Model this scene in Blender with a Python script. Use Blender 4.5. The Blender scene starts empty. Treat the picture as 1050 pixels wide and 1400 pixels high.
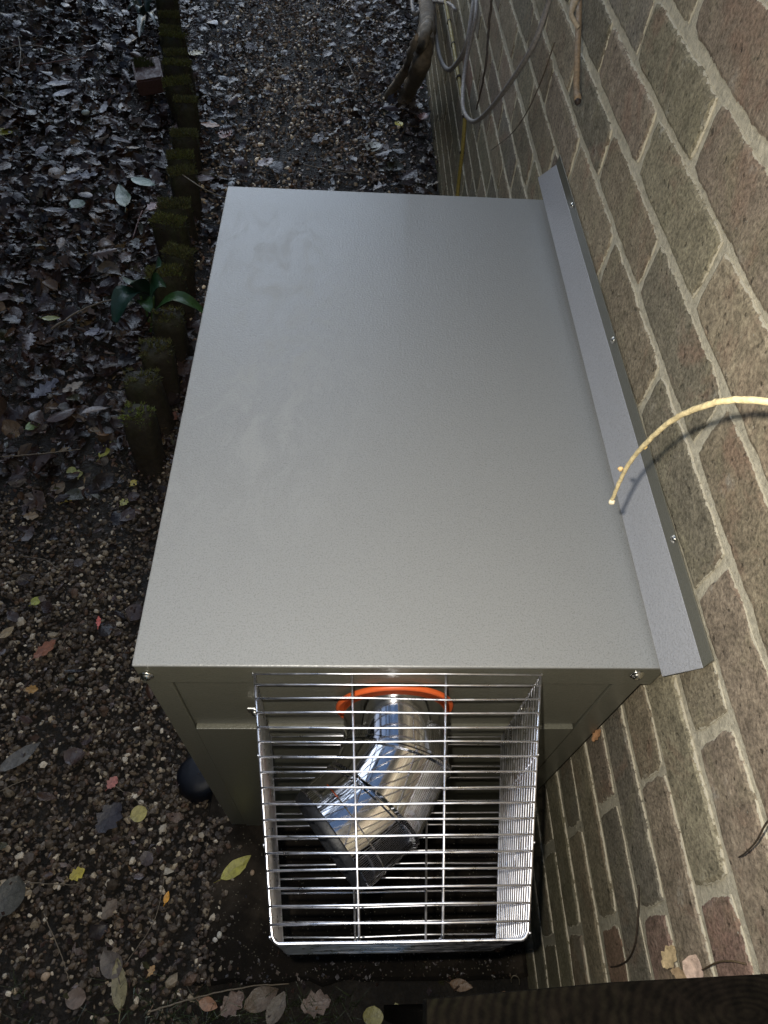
import bpy, bmesh, math, random
import numpy as np
from mathutils import Vector, Matrix, noise

random.seed(7)
rng = np.random.default_rng(7)
S = bpy.context.scene
COL = S.collection
pi = math.pi

# ------------------------------------------------------------------ camera
F, CX, CY = 950.0, 525.0, 700.0
CAM = np.array([-.332, -.265, 1.44])
R = np.array([[0.99827168, -0.0173742, -0.05614086],
              [-0.01793302, 0.81967621, -0.57254635],
              [0.05596486, 0.57256358, 0.81794797]])
cd = bpy.data.cameras.new('camera'); cam = bpy.data.objects.new('camera', cd); COL.objects.link(cam)
cd.sensor_fit = 'HORIZONTAL'; cd.sensor_width = 36; cd.lens = 36 * F / 1050
cd.clip_start = .02; cd.clip_end = 500
M4 = Matrix([[*R[0], CAM[0]], [*R[1], CAM[1]], [*R[2], CAM[2]], [0, 0, 0, 1]])
cam.matrix_world = M4
S.camera = cam

# ------------------------------------------------------------------ light
w = bpy.data.worlds.new('World'); S.world = w; w.use_nodes = True
nt = w.node_tree; bg = nt.nodes['Background']
sky = nt.nodes.new('ShaderNodeTexSky'); sky.sky_type = 'NISHITA'; sky.sun_disc = False
sky.sun_elevation = math.radians(14); sky.sun_rotation = math.radians(-50)
sky.air_density = 1.0; sky.dust_density = 3.0; sky.ozone_density = 3.0
nt.links.new(sky.outputs[0], bg.inputs[0]); bg.inputs[1].default_value = .15
sl = bpy.data.lights.new('sun', 'SUN'); sl.energy = .85; sl.angle = math.radians(50); sl.color = (.74, .85, 1)
sun = bpy.data.objects.new('sun', sl); COL.objects.link(sun)
sun.rotation_euler = Vector((-.30, .80, .60)).to_track_quat('Z', 'Y').to_euler()
# the photographer's phone flash, just beside the lens
fl = bpy.data.lights.new('phone_flash', 'POINT'); fl.energy = 13.5; fl.color = (1, .945, .84)
fl.shadow_soft_size = .004;
flo = bpy.data.objects.new('phone_flash', fl); COL.objects.link(flo)
flo.matrix_world = M4 @ Matrix.Translation((-.022, .02, 0))
S.view_settings.view_transform = 'Standard'; S.view_settings.look = 'None'
S.view_settings.gamma = 1; S.view_settings.use_curve_mapping = False
S.view_settings.exposure = 0.75

# ------------------------------------------------------------------ helpers
def ray(x, y): return R @ np.array([x - CX, -(y - CY), -F])
def on(x, y, ax, v):
    d = ray(x, y); t = (v - CAM[ax]) / d[ax]; return CAM + d * t
def pz(x, y, z=0.): return Vector(on(x, y, 2, z))
def px(x, y, X=0.): return Vector(on(x, y, 0, X))
def py(x, y, Y=0.): return Vector(on(x, y, 1, Y))
def pd(x, y, dist):
    d = ray(x, y); d /= np.linalg.norm(d); return Vector(CAM + d * dist)

def mesh(name, v, f, mat=None, smooth=False, cols=None):
    me = bpy.data.meshes.new(name)
    me.from_pydata([tuple(p) for p in v], [], f)
    if smooth: me.polygons.foreach_set('use_smooth', [True] * len(me.polygons))
    if cols is not None:
        a = me.color_attributes.new('Col', 'FLOAT_COLOR', 'POINT')
        c = np.ones((len(v), 4), dtype=np.float32); cc = np.asarray(cols); c[:, :cc.shape[1]] = cc
        a.data.foreach_set('color', c.ravel())
    if mat: me.materials.append(mat)
    me.update(); return me

def fastmesh(name, V, Fa, mat, smooth=True, cols=None):
    """V (n,3) float, Fa (m,k) int"""
    me = bpy.data.meshes.new(name); k = Fa.shape[1]
    me.vertices.add(len(V)); me.vertices.foreach_set('co', V.astype(np.float32).ravel())
    me.loops.add(Fa.size); me.loops.foreach_set('vertex_index', Fa.astype(np.int32).ravel())
    me.polygons.add(len(Fa)); me.polygons.foreach_set('loop_start', np.arange(0, Fa.size, k, dtype=np.int32))
    me.polygons.foreach_set('use_smooth', np.full(len(Fa), smooth))
    me.update(calc_edges=True)
    if cols is not None:
        a = me.color_attributes.new('Col', 'FLOAT_COLOR', 'POINT')
        c = np.ones((len(V), 4), dtype=np.float32); c[:, :cols.shape[1]] = cols
        a.data.foreach_set('color', c.ravel())
    me.materials.append(mat); me.validate(); return me

def link(name, me, parent=None, loc=None):
    o = bpy.data.objects.new(name, me); COL.objects.link(o)
    if loc is not None: o.location = loc
    if parent is not None:
        o.parent = parent
        p = parent; off = Vector((0, 0, 0))
        while p is not None:
            off += p.location; p = p.parent
        if loc is None: o.location = -off     # meshes are written in world coordinates
    return o
def tag(o, label=None, cat=None, group=None, kind=None):
    if label: o['label'] = label
    if cat: o['category'] = cat
    if group: o['group'] = group
    if kind: o['kind'] = kind
    return o
def thing(name, label, cat, loc=(0, 0, 0), group=None):
    o = bpy.data.objects.new(name, None); o.empty_display_size = .05; o.location = loc; COL.objects.link(o)
    return tag(o, label, cat, group)

class MB:
    def __init__(s): s.v = []; s.f = []; s.c = []
    def add(s, v, f, c=None):
        n = len(s.v); s.v += [tuple(p) for p in v]; s.f += [tuple(i + n for i in q) for q in f]
        if c is not None: s.c += [c] * len(v) if not isinstance(c[0], (list, tuple)) else list(c)
    def box(s, x0, x1, y0, y1, z0, z1, c=None):
        v = [(x, y, z) for z in (z0, z1) for y in (y0, y1) for x in (x0, x1)]
        s.add(v, [(0, 2, 3, 1), (4, 5, 7, 6), (0, 1, 5, 4), (2, 6, 7, 3), (0, 4, 6, 2), (1, 3, 7, 5)], c)
    def tube(s, pts, r, n=8, c=None, cap=True):
        pts = [Vector(p) for p in pts]; m = len(pts)
        rs = r if isinstance(r, (list, tuple)) else [r] * m
        t0 = (pts[1] - pts[0]).normalized()
        up = Vector((0, 0, 1)) if abs(t0.z) < .9 else Vector((1, 0, 0))
        nrm = t0.cross(up).normalized(); V = []; Fc = []
        for i in range(m):
            t = (pts[min(i + 1, m - 1)] - pts[max(i - 1, 0)]).normalized()
            nrm = (nrm - t * nrm.dot(t)).normalized(); b = t.cross(nrm)
            for k in range(n):
                a = 2 * pi * k / n; V.append(pts[i] + (nrm * math.cos(a) + b * math.sin(a)) * rs[i])
        for i in range(m - 1):
            for k in range(n):
                k2 = (k + 1) % n; Fc.append((i * n + k, i * n + k2, (i + 1) * n + k2, (i + 1) * n + k))
        if cap: Fc.append(tuple(range(n - 1, -1, -1))); Fc.append(tuple((m - 1) * n + k for k in range(n)))
        s.add(V, Fc, c)
    def build(s, name, mat, parent=None, smooth=False, bevel=0, loc=None, seg=2):
        me = mesh(name, s.v, s.f, mat, smooth, s.c if s.c else None)
        if bevel:
            bm = bmesh.new(); bm.from_mesh(me)
            bmesh.ops.recalc_face_normals(bm, faces=bm.faces)
            es = [e for e in bm.edges if len(e.link_faces) == 2 and e.calc_face_angle(0) > .5]
            bmesh.ops.bevel(bm, geom=es, offset=bevel, segments=seg, profile=.6, affect='EDGES')
            bm.to_mesh(me); bm.free()
        return link(name, me, parent, loc)

def spline(P, n=8):
    P = [Vector(p) for p in P]; out = []
    Q = [P[0] * 2 - P[1]] + P + [P[-1] * 2 - P[-2]]
    for i in range(1, len(Q) - 2):
        for k in range(n):
            t = k / n; a, b, c, d = Q[i - 1:i + 3]
            out.append(.5 * ((2 * b) + (c - a) * t + (2 * a - 5 * b + 4 * c - d) * t * t + (3 * b - a - 3 * c + d) * t ** 3))
    out.append(P[-1]); return out

# ------------------------------------------------------------------ materials
class NT:
    def __init__(s, name):
        s.m = bpy.data.materials.new(name); s.m.use_nodes = True; s.t = s.m.node_tree
        s.b = s.t.nodes['Principled BSDF']
        s.tc = s.t.nodes.new('ShaderNodeTexCoord'); s.co = s.tc.outputs['Object']
    def n(s, typ, **kw):
        nd = s.t.nodes.new(typ)
        for k, v in kw.items():
            if hasattr(nd, k) and k not in ('Scale',): setattr(nd, k, v)
        return nd
    def l(s, a, b): s.t.links.new(a, b)
    def noise(s, scale, detail=4, rough=.6, dist=0, co=None):
        nd = s.t.nodes.new('ShaderNodeTexNoise'); nd.inputs['Scale'].default_value = scale
        nd.inputs['Detail'].default_value = detail; nd.inputs['Roughness'].default_value = rough
        nd.inputs['Distortion'].default_value = dist
        s.l(co or s.co, nd.inputs['Vector']); return nd.outputs['Fac']
    def vor(s, scale, feature='F1', co=None):
        nd = s.t.nodes.new('ShaderNodeTexVoronoi'); nd.feature = feature; nd.inputs['Scale'].default_value = scale
        s.l(co or s.co, nd.inputs['Vector']); return nd.outputs['Distance']
    def ramp(s, fac, stops):
        nd = s.t.nodes.new('ShaderNodeValToRGB'); e = nd.color_ramp.elements
        while len(e) < len(stops): e.new(.5)
        for i, (p, c) in enumerate(stops):
            e[i].position = p; e[i].color = (c, c, c, 1) if isinstance(c, (int, float)) else (*c, 1)
        s.l(fac, nd.inputs[0]); return nd.outputs[0]
    def mix(s, fac, a, b, mode='MIX'):
        nd = s.t.nodes.new('ShaderNodeMix'); nd.data_type = 'RGBA'; nd.blend_type = mode
        for sock, v in ((nd.inputs[0], fac), (nd.inputs[6], a), (nd.inputs[7], b)):
            if isinstance(v, (int, float)): sock.default_value = v if sock == nd.inputs[0] else (v, v, v, 1)
            elif isinstance(v, tuple): sock.default_value = (*v, 1)
            else: s.l(v, sock)
        return nd.outputs[2]
    def math(s, op, a, b=0.):
        nd = s.t.nodes.new('ShaderNodeMath'); nd.operation = op
        for i, v in enumerate((a, b)):
            if isinstance(v, (int, float)): nd.inputs[i].default_value = v
            else: s.l(v, nd.inputs[i])
        return nd.outputs[0]
    def attr(s):
        nd = s.t.nodes.new('ShaderNodeAttribute'); nd.attribute_name = 'Col'; return nd
    def bump(s, h, dist, strength=1., prev=None):
        nd = s.t.nodes.new('ShaderNodeBump'); nd.inputs['Distance'].default_value = dist
        nd.inputs['Strength'].default_value = strength; s.l(h, nd.inputs['Height'])
        if prev: s.l(prev, nd.inputs['Normal'])
        return nd.outputs[0]
    def fin(s, col=None, rough=None, nrm=None, metal=0, spec=None, coat=0):
        for k, v in (('Base Color', col), ('Roughness', rough), ('Normal', nrm), ('Metallic', metal), ('Specular IOR Level', spec), ('Coat Weight', coat)):
            if v is None: continue
            i = s.b.inputs[k]
            if isinstance(v, (int, float)): i.default_value = v
            elif isinstance(v, tuple): i.default_value = (*v, 1)
            else: s.l(v, i)
        return s.m

def m_paint(name, col, rough=.42, smudge=False, hammer=1.0, spec=.5, coat=0):
    m = NT(name); f1 = m.noise(330, 2, .5); v = m.noise(700, 2, .6)
    h = m.math('ADD', f1, m.math('MULTIPLY', v, .4))
    sp = m.ramp(m.noise(620, 3, .75), [(.34, .70), (.47, 1.), (.62, 1.06)])
    c = m.mix(1., col, sp, 'MULTIPLY')
    c = m.mix(1., c, m.ramp(m.noise(2.2, 3), [(.3, .975), (.7, 1.02)]), 'MULTIPLY')
    r = rough
    if smudge:
        mp = m.n('ShaderNodeMapping'); mp.inputs['Scale'].default_value = (1, .55, 1); m.l(m.co, mp.inputs[0])
        a = m.ramp(m.noise(24, 7, .72, .9, co=mp.outputs[0]), [(.46, 0.), (.60, 1.)])
        b = m.ramp(m.noise(2.6, 2, .5, co=mp.outputs[0]), [(.30, 0.), (.50, 1.)])
        k = m.math('MULTIPLY', a, b); sx = m.n('ShaderNodeSeparateXYZ'); m.l(m.co, sx.inputs[0])
        mk = m.math('MULTIPLY', m.ramp(m.math('ADD', sx.outputs['X'], 1.), [(.56, 1.), (.74, 0.)]), m.ramp(sx.outputs['Y'], [(.10, 0.), (.30, 1.), (.70, 1.), (.80, 0.)]))
        k = m.math('MULTIPLY', k, mk)
        r = m.math('ADD', m.math('MULTIPLY', k, .16), rough)
        c = m.mix(m.math('MULTIPLY', k, .15), c, (.60, .62, .62))
    m.b.inputs['Coat Roughness'].default_value = .22
    return m.fin(c, r, m.bump(h, .0006, .55 * hammer), spec=spec, coat=coat)

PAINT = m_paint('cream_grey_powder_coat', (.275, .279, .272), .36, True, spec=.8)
PAINT_SHADED = m_paint('shaded_powder_coat', (.135, .131, .10), .34, coat=.12)  # cabinet paint as on the lid, darkened by shade put into the colour
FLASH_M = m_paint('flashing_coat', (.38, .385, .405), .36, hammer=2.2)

def m_metal(name, col=(.75, .75, .78), rough=.1, brush=0):
    m = NT(name); r = m.ramp(m.noise(60, 4, .7), [(.3, rough * .7), (.75, rough * 1.9)])
    n = m.bump(m.noise(35, 3, .5), .002, .07)
    return m.fin(col, r, n, metal=1)
FLUE = m_metal('polished_steel', (.58, .58, .60), .07)
WIRE = m_metal('steel_wire', (.95, .95, 1.), .30)
SCREW = m_metal('screw_steel', (.7, .68, .62), .22)
def m_plain(name, col, rough=.5, nscale=60, amt=.25, bump=.0008, spec=.5, big=6):
    m = NT(name); f = m.noise(nscale, 5, .65); g = m.noise(big, 3, .5)
    c = m.mix(1., col, m.ramp(f, [(.3, 1 - amt), (.7, 1 + amt)]), 'MULTIPLY')
    c = m.mix(1., c, m.ramp(g, [(.3, 1 - amt), (.7, 1 + amt)]), 'MULTIPLY')
    return m.fin(c, rough, m.bump(f, bump, .8), spec=spec)
ORANGE = m_plain('orange_silicone', (.75, .13, .03), .42, 200, .06, .0002)
BLACK = m_plain('black_rubber', (.012, .013, .016), .5, 300, .3, .0006)
NAVY = m_plain('blue_black_plastic', (.005, .006, .010), .5, 60, .3, .0004, spec=.3)
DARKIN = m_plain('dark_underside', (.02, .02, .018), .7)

def m_vcol(name, rough=.4, bump=.002, nscale=90, amt=.35, spec=.5, vein=False, trans=0):
    m = NT(name); a = m.attr(); f = m.noise(nscale, 5, .7)
    c = m.mix(1., a.outputs['Color'], m.ramp(f, [(.28, 1 - amt), (.72, 1 + amt)]), 'MULTIPLY')
    if vein:
        sp = m.ramp(m.noise(nscale * 3, 3, .7), [(.30, .45), (.42, 1.)])
        c = m.mix(.8, c, sp, 'MULTIPLY')
    r = m.ramp(m.noise(nscale * .3, 3), [(.3, rough * .7), (.7, min(1, rough * 1.5))])
    return m.fin(c, r, m.bump(f, bump, .9), spec=spec)
LEAF = m_vcol('dead_leaf', .32, .0018, 110, .4, vein=True)
STONE = m_vcol('pebble', .55, .0012, 260, .35)
BARK = m_vcol('bark', .75, .003, 60, .45)
STEM = m_vcol('stem', .55, .0012, 210, .38)
GREEN = m_vcol('green_leaf', .36, .0015, 60, .22)
MOSS = m_vcol('moss', .9, .004, 140, .5)

def m_soil():
    m = NT('soil'); f = m.noise(45, 8, .75); g = m.noise(9, 4, .6); v = m.vor(130)
    c = m.ramp(m.math('ADD', m.math('MULTIPLY', f, .6), m.math('MULTIPLY', g, .4)),
               [(.35, (.006, .005, .004)), (.5, (.018, .014, .010)), (.66, (.045, .036, .026))])
    return m.fin(c, .7, m.bump(m.math('ADD', f, m.math('MULTIPLY', v, .5)), .012, 1.))
SOIL = m_soil()
def m_slab():
    m = NT('concrete'); f = m.noise(38, 8, .75); g = m.noise(5, 5, .6, .6)
    c = m.ramp(g, [(.36, (.006, .0045, .003)), (.52, (.012, .009, .006)), (.68, (.045, .035, .025))])
    c = m.mix(1., c, m.ramp(f, [(.3, .55), (.7, 1.35)]), 'MULTIPLY')
    sp = m.ramp(m.vor(190), [(.16, 1.), (.24, 0.)]); sp2 = m.ramp(m.noise(60, 2), [(.50, 0.), (.60, 1.)])
    c = m.mix(m.math('MULTIPLY', sp, sp2), c, (.15, .135, .10))
    return m.fin(c, .9, m.bump(f, .004, .9), spec=.2)
SLAB = m_slab()
def m_wood():
    m = NT('weathered_timber'); mp = m.n('ShaderNodeMapping'); mp.inputs['Location'].default_value = (.02, .42, 0)
    mp.inputs['Scale'].default_value = (.62, 1.5, .25); m.l(m.co, mp.inputs[0])
    wv = m.n('ShaderNodeTexWave'); wv.wave_type = 'RINGS'; wv.rings_direction = 'Z'; wv.inputs['Scale'].default_value = 62
    wv.inputs['Distortion'].default_value = 9; wv.inputs['Detail'].default_value = 4; wv.inputs['Detail Scale'].default_value = .35
    m.l(mp.outputs[0], wv.inputs['Vector'])
    c = m.ramp(m.math('ADD', m.math('MULTIPLY', wv.outputs['Fac'], .13), m.math('MULTIPLY', m.noise(70, 5), .87)), [(.35, (.0025, .0018, .0012)), (.62, (.0075, .0055, .0038))])
    g = m.ramp(m.noise(9, 3), [(.42, 0.), (.62, .6)])
    c = m.mix(m.math('MULTIPLY', g, m.math('MULTIPLY', wv.outputs['Fac'], m.noise(25, 3))), c, (.013, .013, .006)); c = m.mix(1., c, m.ramp(m.noise(120, 4), [(.3, .6), (.7, 1.4)]), 'MULTIPLY')
    return m.fin(c, .9, m.bump(m.noise(90, 5), .002, .5), spec=.08)
WOOD = m_wood()

def m_brick():
    m = NT('old_brick'); a = m.attr(); m.co = m.n('ShaderNodeNewGeometry').outputs['Position']
    big = m.noise(13, 5, .65, .5); mid = m.noise(38, 6, .7); fine = m.noise(230, 6, .75)
    c = m.mix(1., a.outputs['Color'], m.ramp(mid, [(.34, .70), (.52, 1.), (.68, 1.28)]), 'MULTIPLY')
    c = m.mix(m.ramp(big, [(.50, 0.), (.66, .45)]), c, (.29, .26, .165))        # olive lichen film
    c = m.mix(m.ramp(m.noise(9, 5, .65, .8), [(.54, 0.), (.67, .5)]), c, (.30, .185, .13))  # warm clay showing through
    c = m.mix(m.ramp(m.noise(19, 5, .7), [(.62, 0.), (.72, .55)]), c, (.36, .35, .31))
    c = m.mix(1., c, m.ramp(fine, [(.34, .45), (.5, 1.), (.66, 1.5)]), 'MULTIPLY')
    pit = m.ramp(m.noise(95, 3, .6), [(.30, .25), (.37, 1.)]); c = m.mix(.75, c, pit, 'MULTIPLY')
    wh = m.ramp(m.vor(120), [(.07, 1.), (.12, 0.)]); wh = m.math('MULTIPLY', wh, m.ramp(m.noise(30, 2), [(.55, 0.), (.62, .8)]))
    c = m.mix(wh, c, (.5, .48, .40))
    # green algae and damp towards the ground
    sep = m.n('ShaderNodeSeparateXYZ'); m.l(m.tc.outputs['Object'], sep.inputs[0])
    geo = m.n('ShaderNodeNewGeometry'); sg = m.n('ShaderNodeSeparateXYZ'); m.l(geo.outputs['Position'], sg.inputs[0])
    low = m.ramp(m.math('ADD', sg.outputs['Z'], m.math('MULTIPLY', m.noise(4, 4), .5)), [(.45, 1.), (.95, 0.)])
    c = m.mix(m.math('MULTIPLY', low, .55), c, m.mix(mid, (.05, .055, .025), (.20, .19, .11)))
    eff = m.math('MULTIPLY', low, m.ramp(m.noise(12, 5, .7, .4), [(.54, 0.), (.66, .55)])); c = m.mix(eff, c, (.30, .29, .22))
    # mortar smeared over the arrises (alpha channel: 0 at the rim)
    ed = m.math('SUBTRACT', 1., a.outputs['Alpha'])
    sm = m.ramp(m.math('ADD', ed, m.math('MULTIPLY', m.math('SUBTRACT', m.noise(85, 4, .7), .5), 1.7)), [(.84, 0.), (.90, 1.)])
    c = m.mix(sm, c, (.58, .53, .41))
    h = m.math('ADD', m.math('MULTIPLY', mid, .8), m.math('MULTIPLY', fine, .7))
    h = m.math('ADD', h, m.math('MULTIPLY', pit, .5))
    return m.fin(c, .88, m.bump(h, .0026, .9), spec=.2)
BRICK = m_brick()
def m_mortar():
    m = NT('lime_mortar'); f = m.noise(150, 7, .75); g = m.noise(12, 4, .6)
    c = m.ramp(g, [(.32, (.56, .51, .39)), (.55, (.64, .585, .45)), (.72, (.70, .64, .50))])
    c = m.mix(1., c, m.ramp(f, [(.34, .70), (.5, .98), (.64, 1.15)]), 'MULTIPLY')
    geo = m.n('ShaderNodeNewGeometry'); sg = m.n('ShaderNodeSeparateXYZ'); m.l(geo.outputs['Position'], sg.inputs[0])
    low = m.ramp(m.math('ADD', sg.outputs['Z'], m.math('MULTIPLY', m.noise(4, 4), .5)), [(.4, 1.), (1.0, 0.)])
    c = m.mix(m.math('MULTIPLY', low, .62), c, m.mix(m.noise(40, 5), (.05, .055, .03), (.30, .28, .2)))
    return m.fin(c, .92, m.bump(m.math('ADD', f, m.math('MULTIPLY', m.noise(40, 4), 1.2)), .0032, 1.), spec=.15)
MORTAR = m_mortar()

# ================================================================== SETTING
def edge_x(y):          # the line of the edging stakes on the ground
    return -.86 - .125 * (y - .95)
# ground: one big sheet, finer near the camera
def build_ground():
    xs = np.concatenate([[-60, -20, -8], np.arange(-4, .2, .05), [.6, 8, 60]])
    ys = np.concatenate([[-60, -20, -6, -2], np.arange(-1, 6.01, .05), [8, 14, 30, 60]])
    X, Y = np.meshgrid(xs, ys); Z = np.zeros_like(X)
    for i in range(X.shape[0]):
        for j in range(X.shape[1]):
            x, y = X[i, j], Y[i, j]
            if -4 < x < .1 and -1 < y < 6:
                a = noise.noise((x * 2.2, y * 2.2, 3)) * .012 + noise.noise((x * 7, y * 7, 9)) * .006
                if x < edge_x(y) - .1 and y > .8: a += .015
                if x > -.7 and y < .95: a *= .2
                Z[i, j] = a - .004
            elif abs(x) > 7 or abs(y) > 13: Z[i, j] = -.02
    V = np.stack([X, Y, Z], -1).reshape(-1, 3); nx = len(xs); ny = len(ys)
    I = np.arange(nx * ny).reshape(ny, nx)
    Fq = np.stack([I[:-1, :-1], I[:-1, 1:], I[1:, 1:], I[1:, :-1]], -1).reshape(-1, 4)
    tag(link('ground', fastmesh('ground', V, Fq, SOIL)), kind='structure')
build_ground()

mb = MB()
def slab_outline():
    pts = []
    for i in range(24): pts.append((-.578 + .008 * noise.noise((i * .5, 0, 1)), .90 - i * (1.142 / 24)))
    for i in range(24): pts.append((-.572 + i * .024, -.243 + .009 * noise.noise((i * .6, 5, 1))))
    pts.append((-.004, -.24)); pts.append((-.004, .90)); return pts
so = slab_outline(); n = len(so)
V = [(x, y, -.05) for x, y in so] + [(x, y, .022) for x, y in so]
cxs = sum(p[0] for p in so) / n; cys = sum(p[1] for p in so) / n
V += [(x + (cxs - x) * .02, y + (cys - y) * .02, .030) for x, y in so]
Fc = [(i, (i + 1) % n, n + (i + 1) % n, n + i) for i in range(n)] + [(n + i, n + (i + 1) % n, 2 * n + (i + 1) % n, 2 * n + i) for i in range(n)]
Fc.append(tuple(range(2 * n, 3 * n)))
tag(link('concrete_slab', mesh('concrete_slab', V, Fc, SLAB)), kind='structure')

# ------------------------------------------------------------------ brick wall
wall = thing('brick_wall', 'old weathered brick wall with pale lime mortar, rising along the right of the grey boiler', 'wall', (0, 1.5, 0))
mb = MB(); Y0, Y1, ZT = -1.2, 7.0, 5.6
mb.box(.0022, .20, Y0, Y1, -.05, ZT); mb.build('mortar', MORTAR, wall)
PITCH, BL = .0735, .2365
PAL = [(.275, .235, .165), (.32, .265, .185), (.25, .22, .160), (.31, .25, .185), (.265, .215, .165), (.29, .255, .175), (.26, .23, .18), (.32, .26, .19)]
REDS = [(.29, .185, .135), (.28, .19, .15), (.27, .18, .14)]
def brick_mesh(yc, zc, L, H, col, seed, simple=False):
    r = random.Random(seed); per = []
    nL, nH = (11, 4) if not simple else (4, 2)
    ax = [(-1 + 2 * i / nL, -1) for i in range(nL)] + [(1, -1 + 2 * i / nH) for i in range(nH)] + \
         [(1 - 2 * i / nL, 1) for i in range(nL)] + [(-1, 1 - 2 * i / nH) for i in range(nH)]
    for k, (u, v_) in enumerate(ax):
        cr = .0025 if abs(u) == 1 and abs(v_) == 1 else 0
        jy = noise.noise((seed * 3.1, k * .9, 0)) * .0022 + r.uniform(-.0010, .0010); jz = noise.noise((seed * 1.7, k * .8, 5)) * .0024 + r.uniform(-.0010, .0010)
        per.append((u * (L / 2 - cr) + jy, v_ * (H / 2 - cr) + jz))
    n = len(per); off = r.uniform(-.0018, .0010); tl = r.uniform(-.006, .006)
    V = []; C = []
    for y, z in per: V.append((.012, y, z)); C.append((*col, 0.))
    for y, z in per: V.append((.0012 + off * .4, y, z)); C.append((*col, 0.))
    for y, z in per:
        V.append((off + tl * z, y - math.copysign(.004, y) * (abs(y) > .01), z - math.copysign(.004, z) * (abs(z) > .005))); C.append((*col, 1.))
    for y, z in per:
        V.append((off + tl * z, y - math.copysign(.011, y) * (abs(y) > .02), z - math.copysign(.011, z) * (abs(z) > .012))); C.append((*col, 1.))
        C[-1 - n] = (*col, .72)
    Fc = []
    for a in (0, n, 2 * n):
        for i in range(n): j = (i + 1) % n; Fc.append((a + i, a + n + i, a + n + j, a + j))
    Fc.append(tuple(3 * n + i for i in range(n - 1, -1, -1)))
    return V, Fc, C
def pxdist(y, z):
    d = np.array([0, y, z]) - CAM; c = R.T @ d
    if c[2] > -.05: return None
    return CX + F * c[0] / -c[2], CY - F * c[1] / -c[2], -c[2]
cand = []
k0 = -5
for k in range(k0, 71):
    zc = .355 + PITCH * k + .0367
    if zc > ZT - .04: break
    ph = -.076 if k % 2 == 0 else -.1935
    for j in range(-5, 31):
        ya = ph + BL * j; yb = ya + BL
        if ya < Y0 or yb > Y1: continue
        q = pxdist((ya + yb) / 2, zc); vis = False; dep = 99
        if q: vis = -170 < q[0] < 1250 and -120 < q[1] < 1500; dep = q[2]
        cand.append((0 if vis else 1, dep, k, j, ya, yb, zc))
cand.sort(key=lambda c: (c[0], c[1]))
REDSET = {(8, 9)}
vb = MB()
for idx, (hid, dep, k, j, ya, yb, zc) in enumerate(cand):
    rr = random.Random(k * 977 + j * 31)
    jj = round((ya + .076) / BL)
    red = (k in (-1, 1, 3, 5) and abs(ya + .43) < .01) or ((k, jj) in REDSET) or (rr.random() < .05 and ya > 1.3)
    col = rr.choice(REDS) if red else rr.choice(PAL)
    s = rr.uniform(.80, 1.15); col = tuple(c * s for c in col)
    dz = .0016 * math.sin(k * 2.3); L = BL - .0095 + rr.uniform(-.003, .002); H = PITCH - .0095 + rr.uniform(-.002, .002)
    yc = (ya + yb) / 2 + rr.uniform(-.003, .003)
    V, Fc, C = brick_mesh(yc, zc, L, H, col, k * 40 + j, simple=idx >= 300)
    if idx < 300:
        me = mesh('brick', V, Fc, BRICK, False, C); o = link('brick', me, wall, loc=(0, yc - 1.5, zc + dz))
        o.rotation_euler.x = rr.uniform(-.006, .006)
    else:
        vb.add([(v[0], v[1] + yc, v[2] + zc + dz) for v in V], Fc, C)
o = vb.build('brickwork', BRICK, wall); o['kind'] = 'stuff'

# ------------------------------------------------------------------ boiler
XL, XR, ZL = -.534, -.013, .797
LEN = .835
boiler = thing('boiler', 'pale grey outdoor boiler cabinet with wide flat lid, on a slab beside the wall', 'boiler', ((XL + XR) / 2, LEN / 2, .03))
bx = lambda *a, **k: (lambda m: (m.box(*a), m)[1])(MB())
# lid: shallow tray with folded edges
m_ = MB(); m_.box(XL, XR + .007, .0, LEN, ZL - .004, ZL); m_.build('lid', PAINT, boiler, bevel=.0016, seg=2)
m_ = MB(); m_.box(XL + .0006, XR + .0064, .0008, LEN - .0006, ZL - .046, ZL - .0042); m_.build('shaded_lid_fold', PAINT_SHADED, boiler, bevel=.001, seg=2)  # the lid's folded edge, split off to take the shaded paint
bx(XL + .030, XR - .034, .004, .022, .613, ZL - .047).build('upper_panel', PAINT_SHADED, boiler, bevel=.001)
bx(XL + .031, XR - .037, -.0015, .018, .050, .6105).build('lower_panel', PAINT_SHADED, boiler, bevel=.001)
bx(XL + .003, XL + .0285, .0025, .03, .042, ZL - .047).build('corner_post', PAINT_SHADED, boiler, bevel=.001)
bx(XR - .0325, XR - .003, .0025, .03, .042, ZL - .047).build('corner_post', PAINT_SHADED, boiler, bevel=.001)
bx(XL + .004, XL + .006, .031, LEN - .004, .042, ZL - .047).build('side_panel', PAINT_SHADED, boiler)
bx(XR - .006, XR - .004, .031, LEN - .004, .042, ZL - .047).build('side_panel', PAINT_SHADED, boiler)
bx(XL + .007, XR - .007, LEN - .006, LEN - .004, .042, ZL - .047).build('back_panel', PAINT_SHADED, boiler)
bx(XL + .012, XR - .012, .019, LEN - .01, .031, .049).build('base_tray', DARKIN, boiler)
def lathe(prof, axis_pt, axis, n=24):
    axis = Vector(axis).normalized(); up = Vector((0, 0, 1)) if abs(axis.z) < .9 else Vector((1, 0, 0))
    a = axis.cross(up).normalized(); b = axis.cross(a); p0 = Vector(axis_pt); V = []; Fc = []
    for (h, r) in prof:
        for k in range(n):
            t = 2 * pi * k / n; V.append(p0 + axis * h + (a * math.cos(t) + b * math.sin(t)) * r)
    for i in range(len(prof) - 1):
        for k in range(n):
            k2 = (k + 1) % n; Fc.append((i * n + k, i * n + k2, (i + 1) * n + k2, (i + 1) * n + k))
    return V, Fc
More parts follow.
